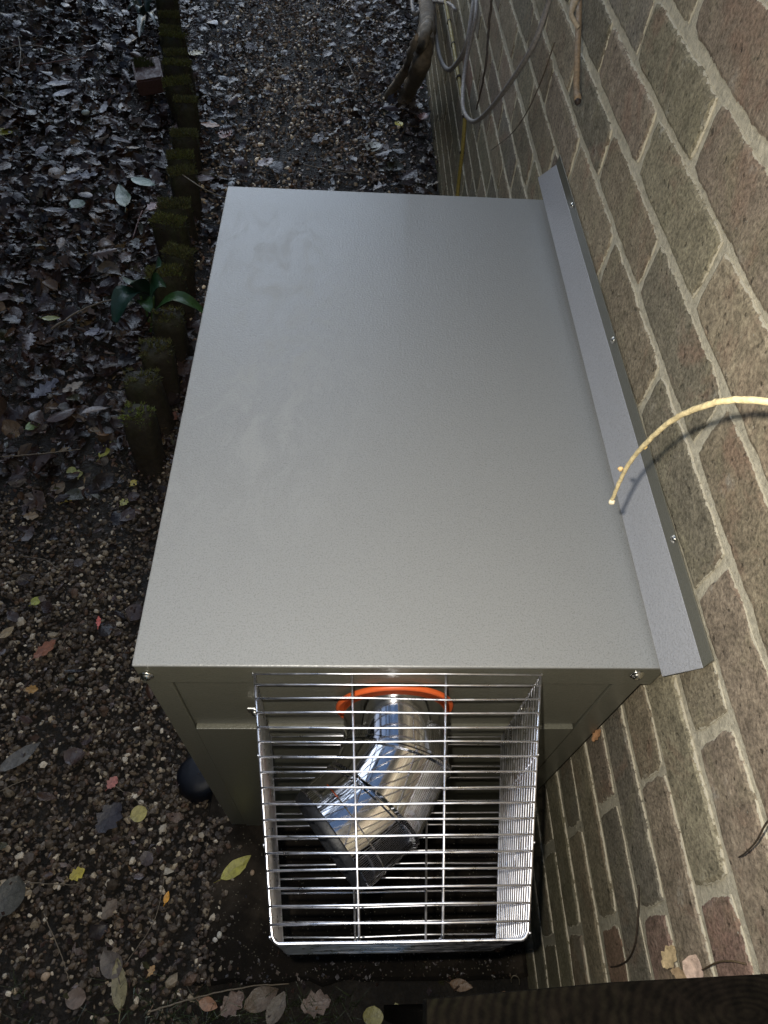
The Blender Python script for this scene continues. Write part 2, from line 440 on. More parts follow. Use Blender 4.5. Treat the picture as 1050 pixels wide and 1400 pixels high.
def screw(p, axis, parent, r=.0058, h=.005):
    m = MB(); prof = [(0, r * 1.25), (.0008, r * 1.25), (.001, r), (h * .5, r * .95), (h * .85, r * .6), (h, r * .3), (h - .001, r * .28), (h - .001, .0001)]
    m.add(*lathe(prof, p, axis, 14)); return m.build('screw', SCREW, parent, smooth=True)
screw((-.525, -.0002, .773), (0, -1, 0), boiler); screw((-.032, -.0002, .780), (0, -1, .1), boiler)
# flue: seal, pipe, two mitred elbow pieces, end skirt
FC = Vector((-.2735, 0, .6880)); FR = .0562
def ring_torus(c, ax, R0, r, name, mat, parent, n=48, q=10):
    prof = [(r * math.sin(2 * pi * i / q) * 1.0, R0 + r * math.cos(2 * pi * i / q)) for i in range(q + 1)]
    m = MB(); m.add(*lathe(prof, c, ax, n)); return m.build(name, mat, parent, smooth=True)
m = MB(); prof = [(0, .0640), (.002, .0650), (.0045, .0640), (.0055, .062), (.0045, .0605), (.003, .060), (.0025, .056), (0, .056)]
m.add(*lathe(prof, FC + Vector((0, -.0005, 0)), (0, -1, 0), 64)); seal = m.build('flue_seal', ORANGE, boiler, smooth=True)
def elbow_path():
    # bends in a horizontal plane towards -x, -y
    A = FC.copy(); d0 = Vector((0, -1, 0)); a1 = math.radians(29); a2 = math.radians(52)
    d1 = Vector((-math.sin(a1), -math.cos(a1), -.02)).normalized(); d2 = Vector((-math.sin(a2), -math.cos(a2), -.03)).normalized()
    B = A + d0 * .0585; Cc = B + d1 * .052; D = Cc + d2 * .050
    return A, B, Cc, D, d0, d1, d2
A, B, C2, D, d0, d1, d2 = elbow_path()
def mitre_pipe(rings, n=56):
    """rings: (centre, plane normal, pipe axis, radius)"""
    V = []; Fc = []
    for (c, pn, ax, r) in rings:
        ax = ax.normalized(); u = ax.cross(Vector((0, 0, 1))).normalized(); v = Vector((0, 0, 1)); v = (v - ax * v.dot(ax)).normalized()
        for k in range(n):
            t = 2 * pi * k / n; o = (u * math.cos(t) + v * math.sin(t)) * r
            s = -(o.dot(pn)) / ax.dot(pn); V.append(c + o + ax * s)
    for i in range(len(rings) - 1):
        for k in range(n):
            k2 = (k + 1) % n; Fc.append((i * n + k, i * n + k2, (i + 1) * n + k2, (i + 1) * n + k))
    return V, Fc
n1 = (d0 + d1).normalized(); n2 = (d1 + d2).normalized()
m = MB()
e = .0022; g = .0022
m.add(*mitre_pipe([(A, d0, d0, FR), (A + d0 * .012, d0, d0, FR), (B - d0 * .005, n1, d0, FR), (B - d0 * .0035, n1, d0, FR + g), (B - d0 * .0008, n1, d0, FR + g), (B, n1, d0, FR - .0002)]))
flue = m.build('flue_pipe', FLUE, boiler, smooth=True)
def sharp(o): o.data.set_sharp_from_angle(angle=math.radians(18)); return o
sharp(flue)
m = MB(); m.add(*mitre_pipe([(B, n1, d1, FR - .0002), (B + d1 * .0008, n1, d1, FR + g), (B + d1 * .003, n1, d1, FR + g), (B + d1 * .005, n1, d1, FR), (C2 - d1 * .004, n2, d1, FR), (C2 - d1 * .0028, n2, d1, FR + g), (C2, n2, d1, FR + g * .3)]))
sharp(m.build('elbow_section', FLUE, flue, smooth=True))
m = MB(); m.add(*mitre_pipe([(C2, n2, d2, FR), (C2 + d2 * .001, n2, d2, FR + g), (C2 + d2 * .003, n2, d2, FR + g), (C2 + d2 * .0045, n2, d2, FR), (D - d2 * .022, d2, d2, FR), (D - d2 * .0205, d2, d2, FR + .001), (D - d2 * .001, d2, d2, FR + .001), (D, d2, d2, FR - .0005), (D - d2 * .03, d2, d2, FR - .002)]))
sharp(m.build('elbow_section', FLUE, flue, smooth=True))
m = MB(); m.add(*mitre_pipe([(D - d2 * .004, d2, d2, FR - .002), (D + d2 * .0015, d2, d2, FR - .001), (D + d2 * .007, d2, d2, FR - .002), (D + d2 * .009, d2, d2, FR - .004), (D + d2 * .008, d2, d2, FR - .008), (D - d2 * .05, d2, d2, FR - .009)]))
m.build('end_seal', BLACK, flue, smooth=True)

# ------------------------------------------------------------------ wire guard
guard = thing('wire_guard', 'tapered steel wire guard basket fixed round the flue on the front of the boiler', 'wire guard', (-.275, 0, .685))
WR = .00102
ZT0, ZT1, ZB0, ZB1 = .784, .757, .587, .618
XA0, XA1, XB0, XB1 = -.418, -.386, -.133, -.171
DEP = -.227
def lerp(a, b, t): return a + (b - a) * t
def wire(pts, r=WR, n=8):
    m = MB(); m.tube(pts, r, n); m.build('wire', WIRE, guard, smooth=True)
NU = 16
for i in range(NU):
    s = i / (NU - 1); z0 = lerp(ZT0, ZB0, s); z1 = lerp(ZT1, ZB1, s); rr = .006
    rad = WR * (1.5 if i in (0, NU - 1) else 1.)
    y0 = -.002
    pts = [(XA0, y0, z0), (lerp(XA0, XA1, .5), DEP / 2, lerp(z0, z1, .5)), (lerp(XA0, XA1, .973), DEP + rr, z1)]
    for a in (20, 45, 70): pts.append((XA1 + rr - rr * math.cos(math.radians(a)), DEP + rr - rr * math.sin(math.radians(a)), z1))
    wob = random.uniform(-.0006, .0006)
    pts += [(XA1 + rr, DEP, z1), ((XA1 + XB1) / 2, DEP + wob, z1 + wob), (XB1 - rr, DEP, z1)]
    for a in (70, 45, 20): pts.append((XB1 - rr + rr * math.cos(math.radians(a)), DEP + rr - rr * math.sin(math.radians(a)), z1))
    pts += [(lerp(XB0, XB1, .973), DEP + rr, z1), (lerp(XB0, XB1, .5), DEP / 2, lerp(z0, z1, .5)), (XB0, y0, z0)]
    wire(pts, rad)
for face in (0, 1):
    for i in range(18):
        s = i / 17; y = DEP * s if i else -.003
        xa, xb = lerp(XA0, XA1, s), lerp(XB0, XB1, s); z = lerp(ZT0, ZT1, s) + .0016 if face == 0 else lerp(ZB0, ZB1, s) - .0016
        if i == 17: continue
        w1, w2 = random.uniform(-.0012, .0012), random.uniform(-.0009, .0009)
        wire([(xa - .001, y, z), (lerp(xa, xb, .33), y + w1, z + w2 * .4), (lerp(xa, xb, .66), y + w2, z - w1 * .4), (xb + .001, y, z)])
for s0 in (.335, .665):
    xt = lerp(XA0, XB0, s0); xf = lerp(XA1, XB1, s0)
    wire([(xt, -.002, ZT0 - .001), (xf, DEP + .006, ZT1 - .0008), (xf, DEP + .0025, ZT1 - .004), (xf, DEP + .0025, ZB1 + .004), (xf, DEP + .006, ZB1 + .001), (xt + .002, -.002, ZB0 + .001)], WR * 1.15)
for sx in (0, 1):
    for s in (.002, .34, .67, .975):
        xx = lerp(XA0, XA1, s) - .0018 if sx == 0 else lerp(XB0, XB1, s) + .0018
        wire([(xx, DEP * s - .001, lerp(ZT0, ZT1, s)), (xx, DEP * s - .001, lerp(ZB0, ZB1, s))])
for x, z in ((-.427, .683), (-.124, .683)):
    m = MB(); m.box(x - .008, x + .008, -.0045, -.002, z - .006, z + .006); m.build('fixing_tab', SCREW, guard, bevel=.0008)
    screw((x, -.0045, z), (0, -1, 0), guard, .0045, .006)

# ------------------------------------------------------------------ flashing strip along the wall
flash = thing('flashing_strip', 'long bent metal flashing strip screwed to the brick wall above the lid', 'flashing', (-.01, .44, .84))
ya, yb = -.024, .905
lo, hi = (-.0175, .822), (-.0035, .862)
ZF = .884
mb = MB()
def strip(y0a, y0b, p, q, dy0=0, dy1=0, t=.0012):
    V = [(p[0], y0a, p[1]), (q[0], y0a + dy0, q[1]), (q[0], y0b + dy1, q[1]), (p[0], y0b, p[1])]
    nx, nz = -(q[1] - p[1]), (q[0] - p[0]); L = math.hypot(nx, nz); nx *= t / L; nz *= t / L
    V += [(v[0] - nx, v[1], v[2] - nz) for v in V]
    return V, [(0, 1, 2, 3), (7, 6, 5, 4), (0, 4, 5, 1), (1, 5, 6, 2), (2, 6, 7, 3), (3, 7, 4, 0)]
a = px(905, 925, lo[0]); b = px(961, 913, hi[0]); c = px(975, 903, hi[0]); a2 = px(735, 243, lo[0]); b2 = px(760, 225, hi[0]); c2 = px(765, 211, hi[0])
def sheet(P, t=.0012):
    P = [Vector(p) for p in P]; nrm = (P[1] - P[0]).cross(P[3] - P[0]).normalized() * t
    V = P + [p - nrm for p in P]; return V, [(0, 1, 2, 3), (7, 6, 5, 4), (0, 4, 5, 1), (1, 5, 6, 2), (2, 6, 7, 3), (3, 7, 4, 0)]
mb.add(*sheet([a, b, b2, a2])); mb.build('sloping_face', FLASH_M, flash, bevel=.0004, seg=1)
mb = MB(); mb.add(*sheet([b, c, c2, b2])); mb.build('wall_flange', PAINT_SHADED, flash, bevel=.0003, seg=1)  # other face of the same sheet, in the darker shaded paint
print('strip', a, b, c, a2, b2, c2)
for p in ((921, 737), (838, 465), (782, 281)):
    q = px(*p, -.0055); screw(q, (-1, 0, 0), flash, .0035, .003)

# ------------------------------------------------------------------ wooden gate at the very front
gate = thing('wooden_gate', 'dark weathered timber gate with broad top rail butting the brick wall at the bottom right', 'gate', (-.13, -.285, 0))
gp = [pz(583, 1366, .83), pz(850, 1342, .83), Vector((-.003, -.2555, .83)), Vector((-.003, -.345, .83)), Vector((-.27, -.345, .83))]
GV = [(p.x, p.y, .80) for p in gp] + [tuple(p) for p in gp]
mb = MB(); mb.add(GV if True else [(-.262, -.267, .78), (-.112, -.259, .78), (-.004, -.2605, .78), (-.004, -.345, .78), (-.262, -.345, .78),
                   (-.262, -.267, .80), (-.112, -.259, .80), (-.004, -.2605, .80), (-.004, -.345, .80), (-.262, -.345, .80)],
                  [(4, 3, 2, 1, 0), (5, 6, 7, 8, 9), (0, 1, 6, 5), (1, 2, 7, 6), (2, 3, 8, 7), (3, 4, 9, 8), (4, 0, 5, 9)])
mb.build('top_rail', WOOD, gate, bevel=.002)
for i in range(2):
    bx(-.255 + i * .126, -.255 + i * .126 + .122, -.295, -.275, .05, .799).build('board', WOOD, gate, bevel=.002)

# ================================================================== LOOSE GROUND STUFF
def ico(n=1):
    bm = bmesh.new(); bmesh.ops.create_icosphere(bm, subdivisions=n, radius=1)
    V = np.array([v.co[:] for v in bm.verts]); Fa = np.array([[v.index for v in f.verts] for f in bm.faces]); bm.free(); return V, Fa
def rotm(n, tilt):
    """random yaw, limited tilt: (n,3,3)"""
    yaw = rng.uniform(0, 2 * pi, n); tx = rng.normal(0, tilt, n); ty = rng.normal(0, tilt, n)
    c, s = np.cos(yaw), np.sin(yaw); Z = np.zeros((n, 3, 3)); Z[:, 0, 0] = c; Z[:, 0, 1] = -s; Z[:, 1, 0] = s; Z[:, 1, 1] = c; Z[:, 2, 2] = 1
    c, s = np.cos(tx), np.sin(tx); X = np.zeros((n, 3, 3)); X[:, 0, 0] = 1; X[:, 1, 1] = c; X[:, 1, 2] = -s; X[:, 2, 1] = s; X[:, 2, 2] = c
    c, s = np.cos(ty), np.sin(ty); Yy = np.zeros((n, 3, 3)); Yy[:, 1, 1] = 1; Yy[:, 0, 0] = c; Yy[:, 0, 2] = s; Yy[:, 2, 0] = -s; Yy[:, 2, 2] = c
    return Yy @ X @ Z
STONEC = np.array([[.050, .040, .032], [.075, .062, .050], [.035, .028, .024], [.11, .09, .07], [.055, .042, .036], [.17, .15, .12], [.44, .42, .38], [.09, .06, .045], [.13, .12, .115], [.30, .27, .22]])
STONEW = np.array([.22, .13, .22, .09, .1, .065, .055, .05, .035, .035]); STONEW /= STONEW.sum()
def pebbles(name, P, lvl, smin, smax, bright=1.):
    n = len(P); bv, bf = ico(lvl); k = len(bv)
    size = (smin + (smax - smin) * rng.random(n) ** 1.7) * (1 + .6 * (rng.random(n) < .05))
    sc = np.stack([np.ones(n), rng.uniform(.6, .95, n), rng.uniform(.42, .75, n)], 1) * size[:, None]
    jit = 1 + rng.normal(0, .17, (n, k, 1))
    V = bv[None] * jit * sc[:, None, :]
    V = np.einsum('nij,nkj->nki', rotm(n, .45), V) + P[:, None, :]
    ci = rng.choice(len(STONEC), n, p=STONEW); C = STONEC[ci] * rng.uniform(.7, 1.35, (n, 1)) * bright
    C = C * np.array([1.10, .98, .82])
    C = np.repeat(C[:, None, :], k, 1).reshape(-1, 3)
    Fa = (bf[None] + (np.arange(n) * k)[:, None, None]).reshape(-1, 3)
    return link(name, fastmesh(name, V.reshape(-1, 3), Fa, STONE, False, C))
def scatter(n, x0, x1, y0, y1, fn):
    out = []; x = rng.uniform(x0, x1, n); y = rng.uniform(y0, y1, n); u = rng.random(n)
    for a, b, c in zip(x, y, u):
        if c < fn(a, b): out.append((a, b))
    return np.array(out)
def nz(x, y, s, o=0): return noise.noise((x * s, y * s, o)) * .5 + .5
def grav_near(x, y):
    if x > -.588 and -.235 < y < .92: return 0
    if y > 1.05 + .25 * nz(x, y, 3): return 0
    d = 1.
    if y > .62: d = max(0, 1 - (y - .62) / .35) * .8 if x < edge_x(y) + .03 else .9
    if y < -.12: d *= max(.25, 1 - (-.12 - y) / .25)
    return d * (1 if nz(x, y, 5, 4) > .28 else .45)
P = scatter(46000, -1.7, -.56, -.7, 1.1, grav_near)
P = np.column_stack([P, rng.uniform(-.002, .010, len(P))])
Pe = np.column_stack([-.578 + np.abs(rng.normal(0, .022, 260)), rng.uniform(-.24, .02, 260), np.full(260, .031)]); P = np.concatenate([P, Pe])
tag(pebbles('gravel', P, 2 if False else 1, .0028, .0078, 1.05), kind='stuff', label='loose mixed gravel left of the boiler', cat='gravel')
def grav_far(x, y):
    if x < edge_x(y) + .06 or x > -.03 or y < .88: return 0
    c = lerp(edge_x(y), 0, .5 + .03 * (y - 2)); d = abs(x - c) / .5
    return max(.12, 1.15 - d ** 2 * 1.25) * (.35 if nz(x, y, 3.5, 7) < .42 else 1) * (1 if y > 1.35 else .45)
P = scatter(30000, -1.6, 0, .86, 6.0, grav_far)
P = np.column_stack([P, rng.uniform(0, .010, len(P))])
tag(pebbles('path_gravel', P, 1, .005, .010, 3.3), kind='stuff', label='paler gravel of the path behind the boiler', cat='gravel')
print('pebbles', len(P))

# leaf templates ----------------------------------------------------
def leaf_template(kind, rows=7, cols=5):
    """flat unit leaf, length 1 along +x (-.5...5), returns V, F(quads)"""
    V = []
    for i in range(rows):
        t = i / (rows - 1)
        if kind == 'oval': w = .30 * math.sin(pi * min(1, max(0, t)) ** .85) ** .8
        elif kind == 'lance': w = .15 * math.sin(pi * t ** .8) ** .9
        elif kind == 'round': w = .44 * math.sin(pi * t) ** .55
        elif kind == 'lobed': w = .34 * math.sin(pi * t ** .8) ** .7 * (1. + .42 * (1 if i % 2 else -1) * (0 < i < rows - 1))
        else: w = .30 * math.sin(pi * t) ** .6 * (1 + .25 * math.sin(i * 2.1))
        w = max(w, .012)
        for j in range(cols):
            s = -1 + 2 * j / (cols - 1); x = t - .5
            if kind == 'lobed' and abs(s) == 1 and i % 2: x += .05
            V.append((x, s * w, 0))
    Fq = [(i * cols + j, i * cols + j + 1, (i + 1) * cols + j + 1, (i + 1) * cols + j) for i in range(rows - 1) for j in range(cols - 1)]
    return np.array(V), np.array(Fq)
LC = np.array([[.050, .036, .034], [.068, .048, .044], [.036, .027, .028], [.090, .062, .044], [.058, .046, .050], [.13, .095, .060], [.022, .016, .014],
               [.075, .045, .035], [.045, .050, .028], [.17, .14, .085], [.11, .10, .11]])
LW = np.array([.14, .13, .16, .10, .11, .05, .19, .04, .04, .02, .065]); LW /= LW.sum()
def litter(name, P, smin, smax, kinds, rows, cols, zlo, zhi, tilt=.28, label=None, bright=.62, stretch=1.):
    Vs, Fs, Cs = [], [], []; off = 0
    parts = np.array_split(rng.permutation(len(P)), len(kinds))
    for kd, ids in zip(kinds, parts):
        if not len(ids): continue
        tv, tf = leaf_template(kd, rows, cols); n = len(ids); k = len(tv)
        size = smin + (smax - smin) * rng.random(n) ** 1.6
        V = np.repeat(tv[None], n, 0) * np.stack([np.ones(n), rng.uniform(.7, 1.25, n), np.ones(n)], 1)[:, None, :]
        V[:, :, :2] += rng.normal(0, .018, (n, k, 2))
        bend = rng.normal(0, .26, (n, 1)); cup = rng.normal(.15, .38, (n, 1)); tw = rng.normal(0, .28, (n, 1))
        V[:, :, 2] = bend * V[:, :, 0] ** 2 + cup * np.abs(V[:, :, 1]) ** 1.3 + tw * V[:, :, 0] * V[:, :, 1] + rng.normal(0, .02, (n, k))
        V *= size[:, None, None]
        V = np.einsum('nij,nkj->nki', rotm(n, tilt), V)
        V[:, :, 0] += P[ids, 0][:, None]; V[:, :, 1] += P[ids, 1][:, None]; V[:, :, 2] += rng.uniform(zlo, zhi, n)[:, None]
        V[:, :, 2] = np.maximum(V[:, :, 2], .003 + rng.random((n, 1)) * .004)
        C = LC[rng.choice(len(LC), n, p=LW)] * rng.uniform(.6, 1.5, (n, 1)) * bright * np.array([1.18, 1.0, .86])
        Vs.append(V.reshape(-1, 3)); Cs.append(np.repeat(C[:, None], k, 1).reshape(-1, 3))
        Fs.append((tf[None] + (np.arange(n) * k)[:, None, None]).reshape(-1, 4) + off); off += n * k
    o = link(name, fastmesh(name, np.concatenate(Vs), np.concatenate(Fs), LEAF, True, np.concatenate(Cs)))
    return tag(o, label, 'leaves', kind='stuff')
def lit_left(x, y):
    if x > edge_x(y) + .0: return 0
    if y < .7: return .0
    return min(1, (y - .7) / .3) * (.6 + .8 * nz(x, y, 2.5, 2))
def lit_path(x, y):
    if x < edge_x(y) + .03 or x > -.012 or y < .87: return 0
    if y < 1.0 and x > -.56: return 0
    c = lerp(edge_x(y), 0, .48); d = abs(x - c) / .5
    m = .07 + .95 * d ** 1.6
    if y < 1.75: m = max(m, .8)
    return m * (.55 + .9 * nz(x, y, 3, 12))
P = np.concatenate([scatter(13500, -2.5, -.85, .7, 4.2, lit_left), scatter(3500, -4, -2.5, .7, 6, lit_left), scatter(2500, -2.5, -.85, 4.2, 6, lit_left)])
litter('leaf_litter', P, .018, .074, ['oval', 'lobed', 'lance', 'odd', 'oval', 'round', 'lobed'], 7, 5, .010, .045, .36, label='wet brown leaf litter on the bed left of the mossy stakes')
P = np.concatenate([scatter(7500, -1.6, 0, .87, 4.3, lit_path), scatter(1600, -1.8, 0, 4.3, 6, lit_path)])
litter('path_litter', P, .018, .070, ['oval', 'lobed', 'odd', 'lance', 'lobed'], 7, 5, .010, .035, label='wet dark leaves drifted over the gravel path behind the boiler')
def deb(x, y):
    if x > -.585 and -.235 < y < .9: return 0
    if y < .7: return .16
    return 1
P = scatter(52000, -2.8, 0, -.5, 4.6, deb)
litter('plant_debris', P, .006, .020, ['oval', 'odd', 'lance'], 3, 3, .010, .048, .6, label='small crumbs of dead leaf and twig over the soil', bright=.9)
def near_l(x, y): return (.35 if y > .4 else .10) if not (x > -.6 and y < .95) else 0
P = scatter(700, -1.5, -.58, -.4, .8, near_l)
litter('gravel_leaves', P, .015, .05, ['oval', 'odd', 'round', 'lance'], 7, 5, .008, .018, .2, label='dull brown leaves lying in the gravel left of the boiler', bright=.75)

# individual leaves --------------------------------------------------
def leaf(pxy, L, W, ang, col, label, kind='oval', z=None, bend=.15, cup=.2, name='fallen_leaf', group=None, parent=None, tilt=(0, 0), dark=None, cat='leaf', mat=None, pos=None, stalk=True):
    zz = z if z is not None else .018
    p = Vector(pos) if pos is not None else pz(pxy[0], pxy[1], zz)
    tv, _ = leaf_template(kind, 11, 7); tf = leaf_template(kind, 11, 7)[1]
    V = tv.copy(); sc = W / (2 * np.abs(tv[:, 1]).max()) / L
    V[:, 1] *= sc; nn = len(V); V[:, :2] += rng.normal(0, .008, (nn, 2))
    V[:, 2] = bend * V[:, 0] ** 2 + cup * np.abs(V[:, 1]) ** 1.2 + rng.normal(0, .007, nn)
    V *= L; a = math.radians(ang)
    Mx = np.array((Matrix.Rotation(tilt[0], 3, 'X') @ Matrix.Rotation(tilt[1], 3, 'Y') @ Matrix.Rotation(a, 3, 'Z')))
    V = V @ Mx.T
    if parent is None: V[:, 2] -= V[:, 2].min() - .001
    c0 = np.array(col); Cc = np.repeat(c0[None], nn, 0) * rng.uniform(.85, 1.12, (nn, 1))
    mid = np.abs(tv[:, 1]) < .01; Cc[mid] *= 1.12
    me = fastmesh(name, V, tf, mat or LEAF, True, Cc)
    if stalk:
        bm = bmesh.new(); bm.from_mesh(me); lay = bm.verts.layers.float_color.get('Col')
        e0 = Vector((Mx @ (np.array([-.5, 0, bend * .25]) * L))); e1 = Vector((Mx @ (np.array([-.72, .05, bend * .3]) * L)))
        r = .0011; rg = []
        for q in (e0, (e0 + e1) / 2 + Vector((0, 0, .002)), e1):
            rg.append([bm.verts.new(q + Vector((math.cos(t) * r, 0, math.sin(t) * r))) for t in (0, 2.09, 4.18)])
        for A_, B_ in zip(rg, rg[1:]):
            for k in range(3): bm.faces.new((A_[k], A_[(k + 1) % 3], B_[(k + 1) % 3], B_[k]))
        for g_ in rg:
            for v in g_: v[lay] = (*[x * .8 for x in col], 1)
        bm.to_mesh(me); bm.free()
    if parent is not None:
        o = link(name, me, parent, loc=p - Vector(parent.location)); return o
    o = link(name, me, None, loc=p); return tag(o, label, cat, group)
Y = (.42, .34, .05); YG = (.30, .31, .06); RU = (.26, .10, .05); PK = (.42, .16, .13); BR = (.12, .085, .055); GR = (.13, .12, .105); TAN = (.30, .22, .12)
leaf((323, 1186), .062, .026, 38, (.36, .33, .05), 'yellow-green oval leaf lying on the slab just left of the wire guard', z=.031)
leaf((62, 888), .055, .030, 50, RU, 'crumpled russet leaf on the gravel left of the boiler lid corner', 'odd')
leaf((28, 1035), .085, .030, 40, GR, 'long grey-brown leaf on the gravel at the left edge, below the russet leaf', 'oval')
leaf((190, 1113), .032, .030, 20, (.38, .32, .10), 'round pale yellow leaf on the gravel below the black cap', 'round')
leaf((154, 1070), .026, .022, 60, PK, 'small pink-red leaf on the gravel left of the black cap', 'odd')
leaf((135, 850), .026, .012, 100, (.6, .13, .1), 'tiny bright pink-red leaf scrap on the gravel left of the boiler lid', 'odd')
leaf((50, 822), .026, .022, 50, YG, 'small yellow-green leaf on the gravel, upper of two at the left edge', 'oval')
leaf((10, 865), .036, .020, 50, TAN, 'pale tan leaf at the left edge of the gravel beside the russet leaf', 'oval')
leaf((44, 943), .026, .020, 0, (.36, .20, .06), 'orange-brown curled leaf below the russet leaf on the gravel', 'odd')
leaf((106, 1195), .028, .024, 30, Y, 'golden yellow crinkled leaf on the gravel near the bottom left', 'odd')
leaf((228, 1227), .020, .010, 80, (.65, .30, .03), 'small bright orange leaf on the gravel near the slab edge', 'oval')
leaf((150, 1118), .060, .050, 60, (.035, .030, .034), 'large almost black leaf on the gravel left of the round yellow leaf', 'odd')
leaf((15, 1225), .065, .050, 80, (.075, .070, .055), 'broad grey leaf at the left edge near the bottom of the gravel', 'round')
leaf((150, 1243), .036, .026, 60, BR, 'brown crumpled leaf on the gravel right of the broad grey leaf', 'odd')
leaf((163, 1345), .075, .026, 105, (.19, .16, .08), 'long pale olive leaf at the bottom left near the tufts of grass', 'oval')
leaf((152, 1318), .050, .036, 130, (.09, .07, .055), 'dark brown leaf tucked behind the long pale olive leaf', 'oval')
leaf((104, 1365), .034, .030, 0, (.14, .10, .075), 'round brown leaf at the bottom left edge of the gravel', 'round')
leaf((207, 1327), .018, .012, 60, (.34, .20, .08), 'tiny orange-tan leaf by the grass below the slab corner', 'odd')
leaf((285, 1373), .032, .020, -15, (.26, .13, .07), 'small orange-brown oval leaf in the grass below the slab', 'oval')
leaf((318, 1372), .045, .036, 40, (.11, .065, .045), 'crumpled reddish-brown leaf below the slab, left of the curled brown pile', 'odd')
leaf((358, 1365), .060, .034, 25, (.10, .07, .045), 'curled brown leaf in the pile just below the slab edge', 'oval', bend=.5)
leaf((378, 1378), .050, .028, 60, (.085, .065, .045), 'darker brown leaf leaning on the curled leaf below the slab', 'oval', z=.03)
leaf((432, 1372), .050, .040, 10, (.12, .08, .06), 'broad brown leaf below the slab, under the middle of the guard', 'odd')
leaf((510, 1390), .030, .034, 80, (.22, .20, .06), 'yellow-green round leaf at the bottom edge below the guard', 'round')
leaf((545, 1385), .030, .022, 110, (.20, .19, .07), 'small olive leaf at the bottom edge beside the round leaf', 'oval')
leaf((630, 1347), .040, .018, -10, (.16, .10, .06), 'narrow brown leaf on the front edge of the slab by the timber gate', 'oval', z=.034)
leaf((145, 617), .050, .026, 60, (.34, .34, .07), 'yellow-green oval leaf leaning against the foot of the nearest mossy stake', z=.015, tilt=(.3, 0))
leaf((100, 530), .060, .034, 40, (.24, .19, .14), 'pale tan leaf on the leaf bed left of the second mossy stake', 'odd', z=.04)
leaf((70, 436), .052, .022, 5, (.28, .29, .10), 'pale yellow-green leaf on the leaf bed left of the broad-leaved plant', z=.045)
leaf((62, 533), .090, .050, 55, (.055, .052, .075), 'large slaty leaf beside the pale tan leaf on the bed', 'lobed', z=.04)
leaf((140, 593), .040, .020, -15, (.26, .15, .08), 'small orange-tan leaf left of the nearest mossy stake', z=.03)
leaf((45, 583), .038, .030, 40, (.20, .28, .10), 'small fresh green leaf at the left of the bed', 'oval', z=.03)
leaf((98, 645), .030, .024, 100, (.34, .36, .12), 'round yellow-green leaflet left of the foot of the nearest stake, upper of a pair', 'round', z=.015)
leaf((108, 648), .026, .020, 100, (.40, .42, .18), 'round pale green leaflet left of the foot of the nearest stake, lower of a pair', 'round', z=.013)
leaf((98, 682), .038, .012, 40, (.36, .30, .08), 'slim yellow leaf below the pair of round leaflets', 'lance', z=.015)
leaf((80, 668), .042, .034, 60, (.14, .10, .06), 'brown oval leaf left of the slim yellow leaf', z=.015)
leaf((43, 706), .036, .026, 0, (.22, .15, .08), 'tan curled leaf where the leaf bed gives way to gravel', 'odd')
leaf((183, 661), .022, .020, 60, (.5, .40, .07), 'small yellow leaf at the foot of the nearest mossy stake', 'round', z=.012)
leaf((170, 687), .024, .024, 60, (.34, .32, .08), 'small yellowish leaf below the foot of the nearest mossy stake', 'odd', z=.012)
leaf((237, 570), .040, .034, 60, (.20, .09, .065), 'reddish-brown leaf between the second stake and the boiler', 'odd', z=.02)
leaf((267, 74), .070, .060, 30, (.40, .32, .10), 'yellow lobed leaf right of the far mossy stakes on the path', 'lobed', z=.03)
leaf((250, 178), .10, .085, 20, (.16, .11, .11), 'large pinkish-brown leaf on the path beside the mossy stakes', 'lobed', z=.03)
leaf((308, 183), .09, .06, 80, (.20, .045, .015), 'rusty red-brown clump leaf behind the far left corner of the lid', 'odd', z=.03)
leaf((288, 172), .075, .045, -10, (.30, .12, .03), 'small orange leaf on the path above the large pinkish leaf', 'odd', z=.04)
leaf((363, 223), .075, .055, 50, (.26, .18, .17), 'pale pink leaf just behind the lid of the boiler', 'odd', z=.03)
leaf((278, 245), .080, .040, 5, (.14, .09, .085), 'ribbed pinkish-brown leaf at the foot of the mossy stakes', 'oval', z=.04)
leaf((578, 160), .060, .050, 70, (.45, .20, .18), 'pink-red leaf at the foot of the brick wall', 'lobed', z=.05)
leaf((545, 170), .045, .036, 120, (.55, .45, .06), 'bright yellow leaf left of the pink-red leaf by the wall', 'oval', z=.03)
leaf((568, 146), .070, .060, 60, (.12, .095, .085), 'grey-brown leaf between the vine trunk and the wall', 'round', z=.03)
leaf((510, 202), .080, .060, 70, (.17, .16, .11), 'pale crumpled leaf right of centre on the path behind the lid', 'round', z=.03)
leaf((571, 120), .050, .030, 0, (.30, .10, .08), 'small red leaf by the foot of the wall near the vine', 'oval', z=.03)
leaf((82, 115), .11, .045, 15, (.15, .14, .17), 'long lavender-grey leaf on the far left of the bed', 'oval', z=.05)
leaf((88, 128), .10, .045, 45, (.14, .13, .16), 'lavender-grey leaf below the long one on the far bed', 'oval', z=.045)
leaf((5, 182), .07, .05, 0, (.28, .26, .03), 'mustard yellow leaf at the left edge of the bed', 'oval', z=.04)
leaf((108, 243), .13, .075, 20, (.10, .10, .13), 'long ragged slaty leaf in the middle of the bed', 'lobed', z=.05)
leaf((106, 280), .055, .055, 60, (.11, .16, .12), 'round grey-green leaf in the middle of the bed', 'round', z=.05)
leaf((76, 288), .085, .022, 0, (.17, .16, .17), 'narrow pale grey leaf beside the round grey-green leaf', 'lance', z=.05)
leaf((196, 250), .10, .045, -25, (.17, .25, .19), 'pale green pointed leaf left of the mossy stakes', 'oval', z=.08)
leaf((210, 283), .055, .045, 60, (.20, .07, .06), 'dark red curled leaf left of the mossy stakes', 'odd', z=.06)
leaf((168, 270), .14, .05, 110, (.10, .15, .10), 'long dull green leaf left of the dark red curled leaf', 'oval', z=.06)
